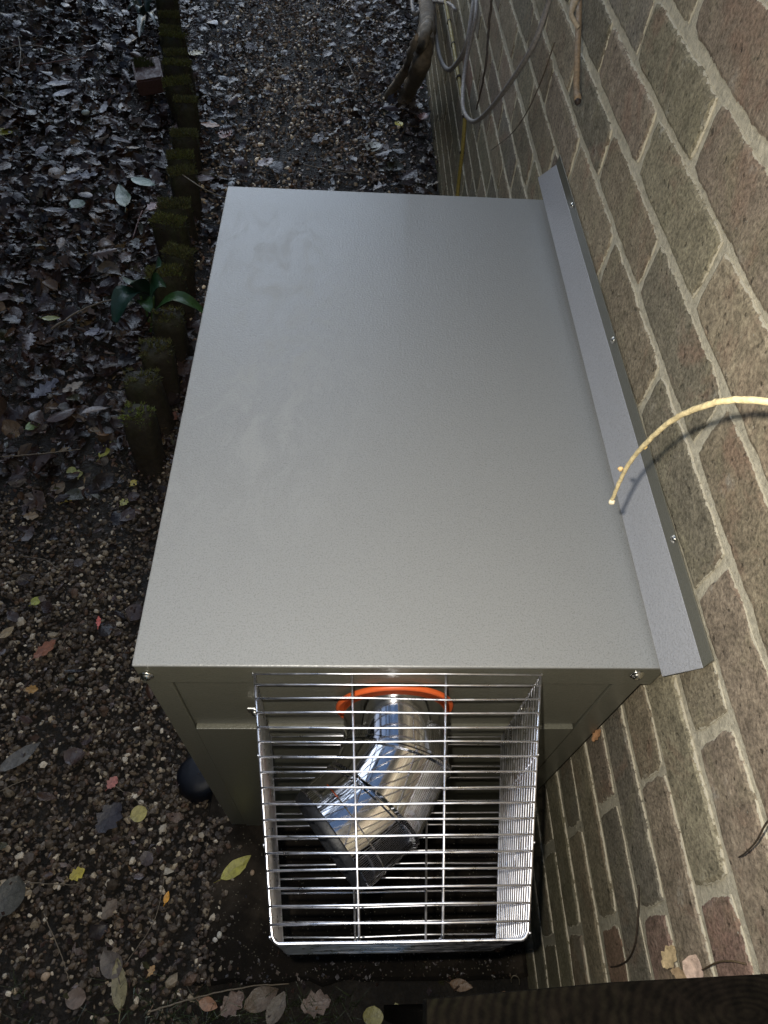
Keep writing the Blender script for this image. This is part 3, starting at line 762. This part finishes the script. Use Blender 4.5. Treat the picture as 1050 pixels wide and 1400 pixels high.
leaf((130, 455), .060, .034, 20, (.10, .09, .12), 'slaty leaf near the broad-leaved plant', 'odd', z=.045)
leaf((910, 1309), .026, .018, 40, (.55, .42, .24), 'curled straw-coloured leaf caught on the brick wall above the gate', 'odd', pos=px(910, 1309, -.012), tilt=(0, -1.1), stalk=False)
leaf((943, 1325), .024, .022, 60, (.62, .46, .36), 'pale pinkish leaf caught on the brick wall, right of the straw-coloured one', 'oval', pos=px(943, 1325, -.012), tilt=(0, -1.1), stalk=False)
leaf((813, 1008), .020, .012, 30, (.45, .24, .12), 'small orange dry scrap caught between the boiler and the wall', 'odd', pos=px(813, 1008, -.012), tilt=(0, -1.1), stalk=False)
leaf((925, 1335), .022, .012, -20, (.38, .27, .16), 'small crumpled tan scrap between the two leaves caught on the wall', 'odd', pos=px(925, 1333, -.010), tilt=(0, -1.1), stalk=False)
# generic bigger leaves: one group that nothing tells apart
spots = scatter(420, -2.1, -.95, .95, 3.9, lambda x, y: .5 if x < edge_x(y) - .12 else 0)[:80]
for (x, y) in spots:
    c = LC[rng.choice([0, 1, 2, 3, 4, 10])] * rng.uniform(1.1, 1.9)
    o = leaf(None, rng.uniform(.05, .085), rng.uniform(.025, .045), rng.uniform(0, 360), tuple(c), 'wet brown or slaty leaf lying on the litter of the bed left of the stakes', random.choice(['oval', 'lobed', 'odd', 'oval']), pos=(x, y, .035 + rng.uniform(0, .02)), bend=rng.normal(0, .4), cup=rng.normal(.1, .4), tilt=(rng.normal(0, .2), rng.normal(0, .2)), group='leaves lying on the bed left of the stakes', stalk=False)
spots = scatter(420, -1.4, -.06, 1.3, 3.9, lambda x, y: lit_path(x, y))[:55]
for (x, y) in spots:
    c = LC[rng.choice([0, 1, 2, 4, 10])] * rng.uniform(1.0, 1.8)
    leaf(None, rng.uniform(.05, .095), rng.uniform(.03, .05), rng.uniform(0, 360), tuple(c), 'wet slaty leaf lying on the gravel path behind the boiler', random.choice(['oval', 'lobed', 'odd', 'lobed']), pos=(x, y, .025 + rng.uniform(0, .015)), bend=rng.normal(0, .4), cup=rng.normal(.1, .4), tilt=(rng.normal(0, .2), rng.normal(0, .2)), group='leaves lying on the path behind the boiler', stalk=False)

# single stones --------------------------------------------------------
def stone(p, r, col, label):
    bv, bf = ico(2); V = bv * (1 + rng.normal(0, .04, (len(bv), 1))) * np.array([1, .8, .6]) * r
    o = link('stone', fastmesh('stone', V, bf, STONE, True, np.repeat(np.array([col]), len(V), 0)), None, loc=p); o.rotation_euler.z = rng.uniform(0, 6)
    tag(o, label, 'stone')
stone(pz(300, 1278, .034), .0055, (.5, .47, .40), 'upper of two small white stones on the slab left of the guard')
stone(pz(294, 1285, .034), .0048, (.5, .46, .40), 'lower of two small white stones on the slab left of the guard')
stone(pz(345, 1193, .034), .0050, (.42, .30, .2), 'small round tan stone on the slab beside the yellow-green leaf')
stone(pz(317, 253, .03), .018, (.55, .56, .55), 'white stone just behind the far left corner of the lid')
stone(pz(117, 154, .05), .016, (.45, .50, .45), 'pale round stone in the middle of the far leaf bed')
stone(pz(62, 1335, .012), .008, (.42, .30, .2), 'small tan stone near the bottom left')

# ------------------------------------------------------------------ mossy stakes
def stake(x, y, wd, dp, h, seed, label, mossy=1.):
    r = random.Random(seed); t = thing('edging_stake', label, 'edging stake', (x, y, 0), 'mossy stakes edging the path')
    t.rotation_euler = (r.uniform(-.13, .10), r.uniform(-.10, .10), r.uniform(-.4, .4))
    N, Mz = 20, 7; V = []; C = []; Fc = []
    for j in range(Mz):
        f = j / (Mz - 1); z = -.03 + (h + .03) * f
        for i in range(N):
            a = 2 * pi * i / N; e_ = 3.6
            cc, ss = math.cos(a), math.sin(a)
            sx = math.copysign(abs(cc) ** (2 / e_), cc); sy = math.copysign(abs(ss) ** (2 / e_), ss)
            k = 1 + .10 * noise.noise((cc * 2 + seed, ss * 2, f * 2)) - .10 * (j == Mz - 1)
            V.append((sx * wd / 2 * k, sy * dp / 2 * k, z + (.006 * noise.noise((cc * 2, ss * 2, seed)) if j == Mz - 1 else 0)))
            g = max(0, f - .3) * mossy * r.random(); C.append((.030 + .012 * g, .022 + .03 * g, .014 + .002 * g))
    for j in range(Mz - 1):
        for i in range(N):
            i2 = (i + 1) % N; Fc.append((j * N + i, j * N + i2, (j + 1) * N + i2, (j + 1) * N + i))
    V.append((0, 0, h + .004)); C.append((.03, .025, .014)); q = len(V) - 1
    for i in range(N): Fc.append(((Mz - 1) * N + i, (Mz - 1) * N + (i + 1) % N, q))
    link('stump', mesh('stump', V, Fc, BARK, True, C), t, loc=(0, 0, 0))
    V = []; Fc = []; C = []
    # moss cushion: dense short blades on the top and down the sides
    nb = int(1100 * (.35 + .65 * mossy))
    for b in range(nb):
        if r.random() < .88:
            u, v = r.uniform(-1, 1), r.uniform(-1, 1); bx_, by_, bz_ = u * wd / 2 * .95, v * dp / 2 * .95, h + .003; nrm = Vector((u * .7, v * .7, 1))
            if mossy < .9 and noise.noise((u * 2, v * 2, seed)) < 0: continue
        else:
            a = r.uniform(0, 2 * pi); cc, ss = math.cos(a), math.sin(a); e_ = 3.6
            bx_ = math.copysign(abs(cc) ** (2 / e_), cc) * wd / 2 * .97; by_ = math.copysign(abs(ss) ** (2 / e_), ss) * dp / 2 * .97
            bz_ = h - abs(r.gauss(0, .022)) * mossy; nrm = Vector((cc, ss, .5))
            if bz_ < .01: continue
        nrm = (nrm.normalized() + Vector((r.gauss(0, .5), r.gauss(0, .5), r.gauss(0, .3)))).normalized()
        L = r.uniform(.004, .011) * (.6 + .5 * mossy); s = nrm.cross(Vector((r.gauss(0, 1), r.gauss(0, 1), r.gauss(0, 1)))).normalized() * r.uniform(.0010, .0022)
        p = Vector((bx_, by_, bz_)); n_ = len(V)
        V += [p - s, p + s, p + nrm * L + s * .3, p + nrm * L - s * .3]; Fc.append((n_, n_ + 1, n_ + 2, n_ + 3))
        k = r.uniform(.5, 1.5); top = 1.3 if bz_ > h else .7  # tops lighter, sides darker: light from above mixed into the moss colour
        base = ((.11, .14, .03) if seed == 3 else (.085, .095, .022) if seed in (7, 9, 12, 15, 16, 18) else (.075, .080, .024)) if r.random() < .75 else (.075, .060, .022)
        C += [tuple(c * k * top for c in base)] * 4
    o = link('moss', mesh('moss', V, Fc, MOSS, False, C), t, loc=(0, 0, 0)); o['kind'] = 'stuff'
ST = [(182, 570, .19), (200, 522, .17), (213, 475, .17), (224, 428, .165), (228, 372, .16), (232, 345, .155), (235, 305, .15), (240, 272, .15), (246, 240, .15), (247, 212, .15),
      (248, 184, .15), (250, 142, .15), (245, 112, .15), (242, 92, .15), (239, 72, .15), (232, 50, .15), (228, 33, .15), (227, 12, .15), (224, -6, .15)]
words = ['nearest dark square stake with a tuft of bright moss on top', 'second stake, its flat top covered in pale straw moss', 'third stake, with a thin line of moss on its front edge', 'fourth stake, flat topped beneath the arching green leaf',
         'fifth stake, low and hidden in the moss behind the green plant', 'sixth stake, with a broad domed cushion of moss', 'seventh stake, thickly moss covered, left of the lid', 'eighth stake, shaggy olive moss, left of the far lid corner',
         'ninth stake, level with the far lid corner', 'tenth stake, where the thin stalk crosses the row', 'eleventh stake from the front, dark and round topped', 'twelfth stake from the front, tall with a narrow mossy top', 'thirteenth stake, just below the loose red brick',
         'fourteenth stake, right beside the loose red brick', 'fifteenth stake, bright green moss cap above the loose brick', 'sixteenth stake, small green cap near the top of the row', 'seventeenth stake, tufted with dry yellowish moss', 'eighteenth stake, near the top edge beside the strappy plant', 'farthest stake at the very top edge']
for i, ((x, y, h), wd) in enumerate(zip(ST, words)):
    p = pz(x, y, h); s = [.085, .08, .085, .085][i % 4]
    if i > 3: s = .105
    stake(p.x + random.uniform(-.008, .008), p.y, s * random.uniform(.80, 1.12), s * (.6 if i > 3 else .8), h + (random.uniform(-.025, .015) if i > 3 else 0), i + 3, wd, .55 if i in (0,) else (.7 if i in (1, 2, 3) else 1.))

# loose brick on the bed
lb = MB(); lb.box(-.055, .055, -.075, .075, -.032, .032)
me = mesh('loose_brick', lb.v, lb.f, STONE, False, [(.085, .042, .035)] * 8)
bm = bmesh.new(); bm.from_mesh(me); bmesh.ops.bevel(bm, geom=bm.edges[:], offset=.006, segments=2, affect='EDGES'); bm.to_mesh(me); bm.free()
p = pz(205, 108, .08); tb = thing('loose_brick', 'half-mossed reddish loose brick propped left of the row of stakes', 'brick', (p.x, p.y, 0))
o = link('block', me, tb, loc=(0, 0, .09)); o.rotation_euler = (.12, -.1, .25)
V = []; Fc = []; C = []
for b in range(500):
    u, v = random.uniform(-.9, .5), random.uniform(0, 1); q = Matrix.Rotation(.25, 3, 'Z') @ Vector((u * .055, v * .075, .126)); nr = Vector((random.gauss(0, .5), random.gauss(0, .5), 1)).normalized()
    s_ = Vector((.0018, random.uniform(-.002, .002), 0)); n_ = len(V); V += [q - s_, q + s_, q + nr * .014]; Fc.append((n_, n_ + 1, n_ + 2)); C += [(.05, .06, .015)] * 3
o = link('moss', mesh('moss', V, Fc, MOSS, False, C), tb, loc=(0, 0, -.002)); o['kind'] = 'stuff'

# black cap by the boiler foot
p = pz(266, 1052, .03)
cap = thing('drain_cap', 'rounded blue-black plastic cap on the gravel by the left foot of the boiler', 'plastic cap', (p.x + .012, p.y - .012, 0))
m = MB(); prof = [(-.01, .047), (.030, .045), (.040, .042), (.046, .034), (.048, .018), (.048, .001)]
V, Fc = lathe(prof, (0, 0, 0), (0, 0, 1), 18); V = [Vector((v.x * 1.0 + .006 * noise.noise(v * 20), v.y * .95, v.z + .004 * noise.noise(v * 30))) for v in V]; m.add(V, Fc)
m.build('cap_body', NAVY, cap, smooth=True, loc=(0, 0, 0))
m = MB(); m.tube([(.02, .01, .03), (.05, .02, .03), (.075, .03, .035)], .014, 12); m.build('pipe_stub', NAVY, cap, smooth=True, loc=(0, 0, 0))

# ------------------------------------------------------------------ plants
def strap(base, tip, wid, rise, col, parent, n=9, name='leaf_blade', droop=0, seed=0):
    base, tip = Vector(base), Vector(tip); d = tip - base; side = d.cross(Vector((0, 0, 1))).normalized()
    wid *= .78; col = tuple(c * .62 for c in col)
    V = []; C = []; Fc = []
    for i in range(n):
        t = i / (n - 1); p = base + d * t + Vector((0, 0, rise * math.sin(pi * t * .9) - droop * t * t)); w = wid * (math.sin(pi * (t * .86 + .07)) ** .8)
        for k, s in enumerate((-1, -.5, 0, .5, 1)):
            V.append(p + side * s * w / 2 + Vector((0, 0, abs(s) * w * .22 + .004 * noise.noise((t * 5, s * 2, seed))))); f = random.uniform(.88, 1.12) * (1.3 if s == 0 else 1); C.append(tuple(c * f for c in col))
    for i in range(n - 1):
        for k in range(4): a = i * 5 + k; Fc.append((a, a + 1, a + 6, a + 5))
    o = link(name, mesh(name, V, Fc, GREEN, True, C), parent); return o
b = pz(202, 455, .0)
pl = thing('broad_leaved_plant', 'dark green broad-leaved plant growing through the mossy stakes', 'plant', (b.x, b.y, 0))
G1 = (.030, .085, .040); G2 = (.022, .060, .028)
def pb(x, y, z): return pz(x, y, z)
strap(pb(208, 420, .05), pb(178, 395, .19), .085, .05, (.028, .075, .045), pl, seed=1)
strap(pb(212, 425, .08), pb(222, 370, .22), .10, .05, G1, pl, seed=2, droop=.0)
strap(pb(206, 408, .17), pb(228, 396, .19), .085, .03, (.035, .10, .045), pl, seed=7)
strap(pb(204, 405, .12), pb(160, 448, .12), .085, .06, (.025, .075, .050), pl, seed=3)
strap(pb(196, 415, .10), pb(206, 430, .14), .06, .03, (.05, .13, .04), pl, seed=4)
strap(pb(210, 428, .17), pb(283, 438, .17), .055, .06, (.05, .12, .03), pl, seed=5)
strap(pb(200, 420, .08), pb(165, 430, .14), .06, .03, G2, pl, seed=6)
m = MB(); m.tube(spline([pb(206, 455, 0), pb(208, 430, .08), pb(210, 405, .15)]), .004, 6, c=(.05, .1, .03)); m.tube(spline([pb(206, 455, 0), pb(200, 425, .07), pb(192, 405, .13)]), .0035, 6, c=(.05, .1, .03)); m.build('stalk', STEM, pl, smooth=True)
b = pz(200, 30, .0)
pl = thing('strappy_plant', 'low grey-green plant with strap leaves at the top left beside the far stakes', 'plant', (b.x, b.y, 0))
GG = (.05, .085, .065)
for (x, y, wv) in ((168, 8, .05), (178, -4, .05), (190, 24, .07), (196, 50, .07), (214, 38, .055), (192, 56, .06), (215, 5, .05), (176, 20, .05), (205, -10, .05)):
    strap(pb(201, 30, .03), pb(x, y, .08), wv * .6, .05, GG, pl, seed=x)
def grass(name, P, hmin, hmax, col, label):
    V = []; Fc = []; C = []
    for (x, y) in P:
        a = random.uniform(0, 2 * pi); h = random.uniform(hmin, hmax); lean = random.uniform(.3, 1.2) * h; wd_ = random.uniform(.0007, .0016); d = Vector((math.cos(a), math.sin(a), 0)); s = Vector((-d.y, d.x, 0)) * wd_
        p = Vector((x, y, .0)); n_ = len(V)
        for t in (0, .4, .75, 1): q = p + d * lean * t * t + Vector((0, 0, h * (t - .25 * t * t * t))); k = 1 - t * .85; V += [q - s * k, q + s * k]
        for i in range(3): Fc.append((n_ + 2 * i, n_ + 2 * i + 1, n_ + 2 * i + 3, n_ + 2 * i + 2))
        f = random.uniform(.5, 1.4); C += [tuple(c * f for c in col)] * 8
    tag(link(name, mesh(name, V, Fc, GREEN, False, C)), label, 'grass', kind='stuff')
P = scatter(2600, -1.0, -.27, -.42, -.23, lambda x, y: .9 if (-.64 < x < -.30 and y < -.262) else (.3 if x < -.6 and y < -.22 and nz(x, y, 8) > .5 else 0))
grass('grass', P, .012, .04, (.035, .045, .018), 'short dark grass and moss below the slab edge')
P = scatter(9000, -2.6, -1.05, 1.6, 4.6, lambda x, y: 1 if (x < edge_x(y) - .08 and nz(x, y, 2.3, 20) > .58) or (-1.32 < x < -1.18 and 2.9 < y < 3.1) else 0)
grass('bed_grass', P, .02, .07, (.06, .066, .035), 'thin grass blades coming through the leaf bed')
P = scatter(5000, -2.9, -1.75, 2.6, 4.2, lambda x, y: .8)
grass('dry_grass', P, .05, .16, (.07, .066, .045), 'dry tangled grass at the far left of the bed')

# ------------------------------------------------------------------ twigs and vine
def twig(name, pts, r0, r1, col, label, cat='twig', sides=7, jit=.0, mat=None, group=None):
    P = spline(pts, 8); n_ = len(P); base = Vector(P[0])
    if jit: P = [p + Vector((random.gauss(0, jit), random.gauss(0, jit), random.gauss(0, jit))) for p in P]
    m = MB(); m.tube([p - base for p in P], [lerp(r0, r1, i / (n_ - 1)) for i in range(n_)], sides, c=col)
    o = m.build(name, mat or STEM, None, smooth=True, loc=base); return tag(o, label, cat, group)
# pale twig arching in from the right, close to the lens
T = thing('pale_twig', 'pale yellow leafless twig arching in from the right over the flashing strip', 'twig', pd(1075, 549, .36))
tp = [(1100, 556, .40), (1050, 549, .395), (1000, 547, .40), (960, 556, .415), (920, 574, .44), (885, 604, .47), (860, 634, .50), (845, 664, .52), (835, 688, .535)]
P = spline([pd(*q) for q in tp], 8); P = [p + Vector([random.gauss(0, .00012) for _ in range(3)]) for p in P]; m = MB(); m.tube(P, [lerp(.0020, .0013, i / (len(P) - 1)) * random.uniform(.97, 1.04) for i in range(len(P))], 10, c=(.52, .43, .24)); m.build('stem', STEM, T, smooth=True)
def knob(p, r, par, col): 
    bv, bf = ico(2); V = (bv * r * (1 + rng.normal(0, .1, (len(bv), 1)))) + np.array(p); o = link('bud', fastmesh('bud', V, bf, STEM, True, np.repeat(np.array([col]), len(V), 0)), par); return o
knob(pd(848, 641, .507), .0019, T, (.6, .42, .2)); knob(pd(881, 610, .478), .0020, T, (.55, .4, .16)); knob(pd(836, 686, .533), .0023, T, (.75, .68, .5))
# woody vine trunk at the far end of the wall
V_ = thing('vine_trunk', 'gnarled brown climber trunk splitting in two at the foot of the far wall', 'vine', pz(545, 135, 0))
def tb_(pts, r0, r1, name, col, nn=12, par=V_, amp=.006):
    P = spline(pts, 8); n_ = len(P); m = MB()
    m.tube(P, [lerp(r0, r1, i / (n_ - 1)) * (1 + .18 * noise.noise((i * .5, r0 * 99, 0))) for i in range(n_)], nn, c=col)
    for i, v in enumerate(m.v): q = Vector(v); m.v[i] = tuple(q + Vector((noise.noise(q * 30), noise.noise(q * 30 + Vector((5, 5, 5))), 0)) * amp)
    return m.build(name, BARK, par, smooth=True)
tb_([pz(550, 143, 0), pz(562, 118, .12), px(576, 84, -.12), px(583, 45, -.09), px(583, 5, -.07), px(575, -60, -.06)], .031, .028, 'stem', (.17, .135, .095))
tb_([pz(527, 137, -.02), pz(545, 110, .10), pz(562, 84, .25), px(577, 60, -.13), px(585, 30, -.10)], .019, .017, 'stem', (.19, .155, .11))
tb_([pz(552, 96, .0), px(562, 72, -.22), px(568, 50, -.24)], .010, .004, 'side_shoot', (.14, .11, .08), 8)
# hanging loops of bare stem against the wall
def wpts(L, X=-.03): return [px(a, b, X) for a, b in L]
H = thing('hanging_stem', 'left loop of bare grey stem hanging against the far wall', 'vine stem', px(610, 95, -.03), 'bare stems hanging on the wall')
m = MB(); P = spline([px(592, -10, -.02), px(594, 20, -.03), px(597, 55, -.05), px(602, 80, -.06), px(612, 95, -.06), px(625, 86, -.05), px(638, 60, -.04), px(645, 20, -.03), px(650, -15, -.02)], 8); m.tube(P, .0062, 9, c=(.25, .23, .215)); m.build('stem', STEM, H, smooth=True)
twig('hanging_stem', [px(652, -15, -.03), px(650, 25, -.04), px(640, 70, -.05), px(634, 110, -.06), px(633, 145, -.07), px(640, 162, -.07), px(652, 165, -.06), px(675, 143, -.05), px(705, 102, -.04), px(730, 60, -.03), px(748, 10, -.02), px(754, -15, -.02)], .0052, .0044, (.24, .22, .205), 'right loop of bare grey stem dipping lowest against the far wall', 'vine stem', 10, 0, group='bare stems hanging on the wall')
twig('hanging_stem', [px(563, 0, -.12), px(566, 18, -.13), px(573, 15, -.10), px(585, 3, -.06), px(600, 2, -.04), px(615, 6, -.03), px(623, 14, -.03)], .007, .005, (.25, .23, .22), 'short twisted grey stem crossing the top of the vine trunk', 'vine stem', 8, .0008, group='bare stems hanging on the wall')
twig('thin_stem', [px(673, -10, -.02), px(668, 40, -.02), px(664, 90, -.02), px(656, 130, -.02), px(651, 150, -.02)], .0032, .0020, (.08, .06, .045), 'thin straight dark stem between the two hanging loops and the boiler', 'vine stem', 6, .0006)
twig('thin_stem', [px(758, 58, -.006), px(742, 105, -.006), px(722, 150, -.006), px(700, 182, -.006), px(672, 205, -.006)], .0012, .0009, (.12, .09, .06), 'hair-thin curved stalk on the wall just above the flashing end', 'vine stem', 5)
cane = thing('yellow_cane', 'thin yellow-green cane with dark joints leaning on the far wall', 'cane', px(626, 262, -.03))
cp = [(607, -8), (614, 28), (620, 62), (627, 106), (633, 140), (635.5, 160), (632, 208), (627, 250), (624, 290)]
P = spline(wpts(cp, -.035), 8); m = MB(); m.tube(P, .0052, 8, c=(.26, .20, .04)); m.build('stem', STEM, cane, smooth=True)
for i in (3, 5, 6):
    pass
for (x, y) in ((614, 30), (619.5, 61), (627, 106), (635.5, 159), (631.5, 209)):
    q = px(x, y, -.035); m = MB(); m.tube([q + Vector((0, .012, -.012)) * -.5, q, q + Vector((0, .012, -.012)) * .5], [.0058, .0072, .0058], 8, c=(.03, .022, .015)); m.build('joint', STEM, cane, smooth=True)
br = thing('cut_branch', 'brown hanging branch end with a cut tip and torn sheath against the wall', 'branch', px(789, 130, -.03))
m = MB(); P = spline([px(792, -25, -.035), px(791, 30, -.04), px(789, 80, -.045), px(788, 120, -.045), px(790, 136, -.045)], 8); m.tube(P, [.0040] * (len(P) - 6) + [.0042, .0046, .005, .005, .0048, .0042], 9, c=(.26, .19, .12)); m.build('stem', STEM, br, smooth=True)
m = MB(); P = spline([px(790, -25, -.05), px(786, 0, -.055), px(781, 18, -.06), px(786, 30, -.055), px(791, 38, -.05)], 6); m.tube(P, [.006, .0075, .009, .0095, .0085, .007, .0055, .005, .0045, .004, .004, .0035] + [.003] * (len(P) - 12), 9, c=(.34, .28, .20)); m.build('sheath', STEM, br, smooth=True)
knob(px(790, 139, -.045), .0042, br, (.03, .02, .015))
twig('tendril', [px(873, 1210, -.006), px(873, 1240, -.008), px(869, 1285, -.010), px(860, 1310, -.008), px(846, 1320, -.006), px(835, 1322, -.004)], .0010, .0009, (.05, .035, .022), 'dark hooked tendril hanging on the wall right of the guard', 'tendril', 6)
twig('tendril', [px(1062, 1112, -.03), px(1048, 1125, -.03), px(1034, 1150, -.025), px(1020, 1165, -.02), px(1010, 1172, -.01)], .0008, .0006, (.06, .045, .03), 'short dark tendril at the right edge of the wall', 'tendril', 6)
twig('tendril', [px(1020, 1318, -.004), px(1000, 1314, -.010), px(980, 1316, -.012), px(960, 1326, -.010)], .0009, .0007, (.09, .06, .03), 'fine brown tendril arching beside the leaves caught on the wall', 'tendril', 6)
twig('staple', [pz(699, 1343, .03), pz(699, 1338, .045), pz(702, 1334, .055), pz(707, 1335, .055), pz(710, 1340, .045), pz(710, 1346, .03)], .0009, .0009, (.20, .17, .12), 'thin bent wire staple standing at the slab corner by the gate', 'wire', 6)
twig('dry_stalk', [pz(242, 234, .16), pz(258, 245, .17), pz(278, 258, .18), pz(300, 268, .17), pz(320, 275, .15)], .0022, .0016, (.20, .15, .09), 'thin curved dry stalk running from the stakes to the lid corner', 'stalk', 6)
TW = [([(200, 1385), (255, 1368), (330, 1350), (395, 1345)], .0015, 'thin straight stalk lying along the front edge of the slab'),
      ([(10, 1204), (60, 1208), (108, 1210)], .0011, 'pale straw lying on the gravel left of the golden leaf'),
      ([(60, 1250), (85, 1310), (95, 1345)], .0010, 'thin bent stalk on the gravel above the round brown leaf'),
      ([(225, 1200), (210, 1260), (170, 1320)], .0009, 'hair-thin long stalk across the gravel to the pale olive leaf'),
      ([(158, 1075), (180, 1090), (207, 1105)], .0008, 'fine stalk joining the pink leaf and the round yellow leaf'),
      ([(0, 1082), (20, 1072), (45, 1062)], .0010, 'fine twig on the gravel below the long grey-brown leaf'),
      ([(0, 625), (60, 620), (110, 614)], .0016, 'thin twig across the edge of the leaf bed'),
      ([(30, 760), (60, 765), (80, 778)], .0012, 'short dark twig on the gravel near the left edge'),
      ([(70, 450), (120, 420), (180, 402)], .0030, 'twig running under the broad-leaved plant'),
      ([(0, 68), (45, 62), (110, 80)], .0034, 'long pale twig lying in the dry grass at the far left'),
      ([(25, 90), (70, 85), (120, 78)], .0028, 'reddish twig below the long pale one at the far left'),
      ([(25, 50), (28, 75), (24, 100)], .0030, 'upright stem in the dry grass at the far left'),
      ([(0, 130), (12, 138), (22, 146)], .0030, 'short pale stick at the left edge of the far bed'),
      ([(430, 60), (470, 80), (490, 118)], .0020, 'thin curved stalk lying on the path left of the vine'),
      ([(75, 900), (85, 880), (96, 862)], .0010, 'fine yellowish stalk by the russet leaf'),
      ([(415, 225), (450, 232), (500, 240)], .0022, 'thin twig on the leaves just behind the middle of the lid'),
      ([(195, 288), (188, 305), (182, 325)], .0028, 'bent twig left of the stakes by the dark red leaf')]
for L, r, lab in TW:
    zz = .02 if L[0][1] > 640 else .055
    twig('ground_twig', [pz(a, b, zz + random.uniform(-.003, .006)) for a, b in L], r, r * .7, (.16, .125, .085) if 'red' not in lab else (.14, .06, .045), lab, 'twig', 6, r * .3)

# ------------------------------------------------------------------ unseen surroundings mirrored in the polished flue, plus an added sky-blocking hedge
def bare_tree(name, base, H, seed, label):
    r = random.Random(seed); t = thing(name, label, 'tree', base, 'leafless trees over the garden')
    trunk = MB(); limbs = MB()
    def grow(p, d, L, rad, lev, m):
        pts = [p]; q = Vector(p); dd = Vector(d)
        nseg = 4
        for i in range(nseg):
            dd = (dd + Vector((r.gauss(0, .16), r.gauss(0, .16), r.gauss(0, .10) + .03))).normalized(); q = q + dd * L / nseg; pts.append(q.copy())
        m.tube(pts, [rad * (1 - .45 * i / nseg) for i in range(nseg + 1)], 8 if lev < 2 else (5 if lev < 4 else 3), c=(.06, .05, .04), cap=False)
        if lev >= 5: return
        for k in range(r.choice((2, 3, 3)) if lev else 5):
            f = r.uniform(.45, 1.); i = min(nseg - 1, int(f * nseg)); pp = pts[i].lerp(pts[i + 1], f * nseg - i)
            nd = (dd + Vector((r.gauss(0, .6), r.gauss(0, .6), r.gauss(.05, .35)))).normalized()
            grow(pp, nd, L * r.uniform(.58, .8), rad * .55, lev + 1, limbs)
    grow(Vector((0, 0, -.1)), Vector((0, 0, 1)), H * .36, H * .022, 0, trunk)
    trunk.build('trunk', BARK, t, smooth=True, loc=(0, 0, 0)); limbs.build('limbs', BARK, t, smooth=True, loc=(0, 0, 0))
bare_tree('bare_tree', (-3.1, .9, 0), 8.0, 3, 'leafless tree on the bed beyond the left edge, mirrored in the polished flue')
bare_tree('bare_tree', (-4.2, 3.8, 0), 8.5, 8, 'second leafless tree farther back on the bed, mirrored faintly in the polished flue')
def hedge(x0, x1, y0, y1, H, label, n):
    h = thing('unseen_hedge', label, 'hedge', ((x0 + x1) / 2, (y0 + y1) / 2, 0)); m = MB(); m.box(x0 + .15, x1 - .15, y0 + .15, y1 - .15, 0, H - .15, (.02, .022, .012)); m.build('branch_core', BARK, h)
    tv, tf = leaf_template('oval', 3, 3); k = len(tv); P = np.zeros((n, 3))
    P[:, 0] = rng.uniform(x0, x1, n); P[:, 1] = rng.uniform(y0, y1, n); P[:, 2] = rng.uniform(0, H, n); side = rng.integers(0, 5, n)
    P[side == 0, 0] = x0 + rng.uniform(-.05, .15, (side == 0).sum()); P[side == 1, 0] = x1 - rng.uniform(-.05, .15, (side == 1).sum())
    P[side == 2, 1] = y0 + rng.uniform(-.05, .15, (side == 2).sum()); P[side == 3, 1] = y1 - rng.uniform(-.05, .15, (side == 3).sum()); P[side == 4, 2] = H - rng.uniform(-.1, .15, (side == 4).sum())
    V = np.einsum('nij,nkj->nki', rotm(n, 1.2), np.repeat(tv[None], n, 0) * rng.uniform(.06, .12, (n, 1, 1))) + P[:, None]
    C = np.repeat((np.array([[.03, .05, .02]]) * rng.uniform(.5, 1.5, (n, 1)))[:, None], k, 1).reshape(-1, 3)
    Fa = (tf[None] + (np.arange(n) * k)[:, None, None]).reshape(-1, 4)
    o = link('foliage', fastmesh('foliage', V.reshape(-1, 3), Fa, GREEN, True, C), h); o['kind'] = 'stuff'
hedge(-5.5, -.1, -2.6, -1.5, 4.2, 'tall dark hedge added out of view behind the camera to shade the front of the boiler', 16000)  # unseen hedge added to keep sky light off the cabinet front

hedge(-4.6, -3.3, -2.4, 7.5, 3.6, 'long dark evergreen hedge beyond the left side of the leaf bed', 22000)
P = np.column_stack([rng.uniform(-.57, -.02, 260), -.243 + np.abs(rng.normal(0, .04, 260))])
litter('slab_crumbs', P, .003, .010, ['odd', 'oval'], 3, 3, .030, .034, .3, label='fine crumbs of soil and leaf along the front edge of the slab', bright=.35)
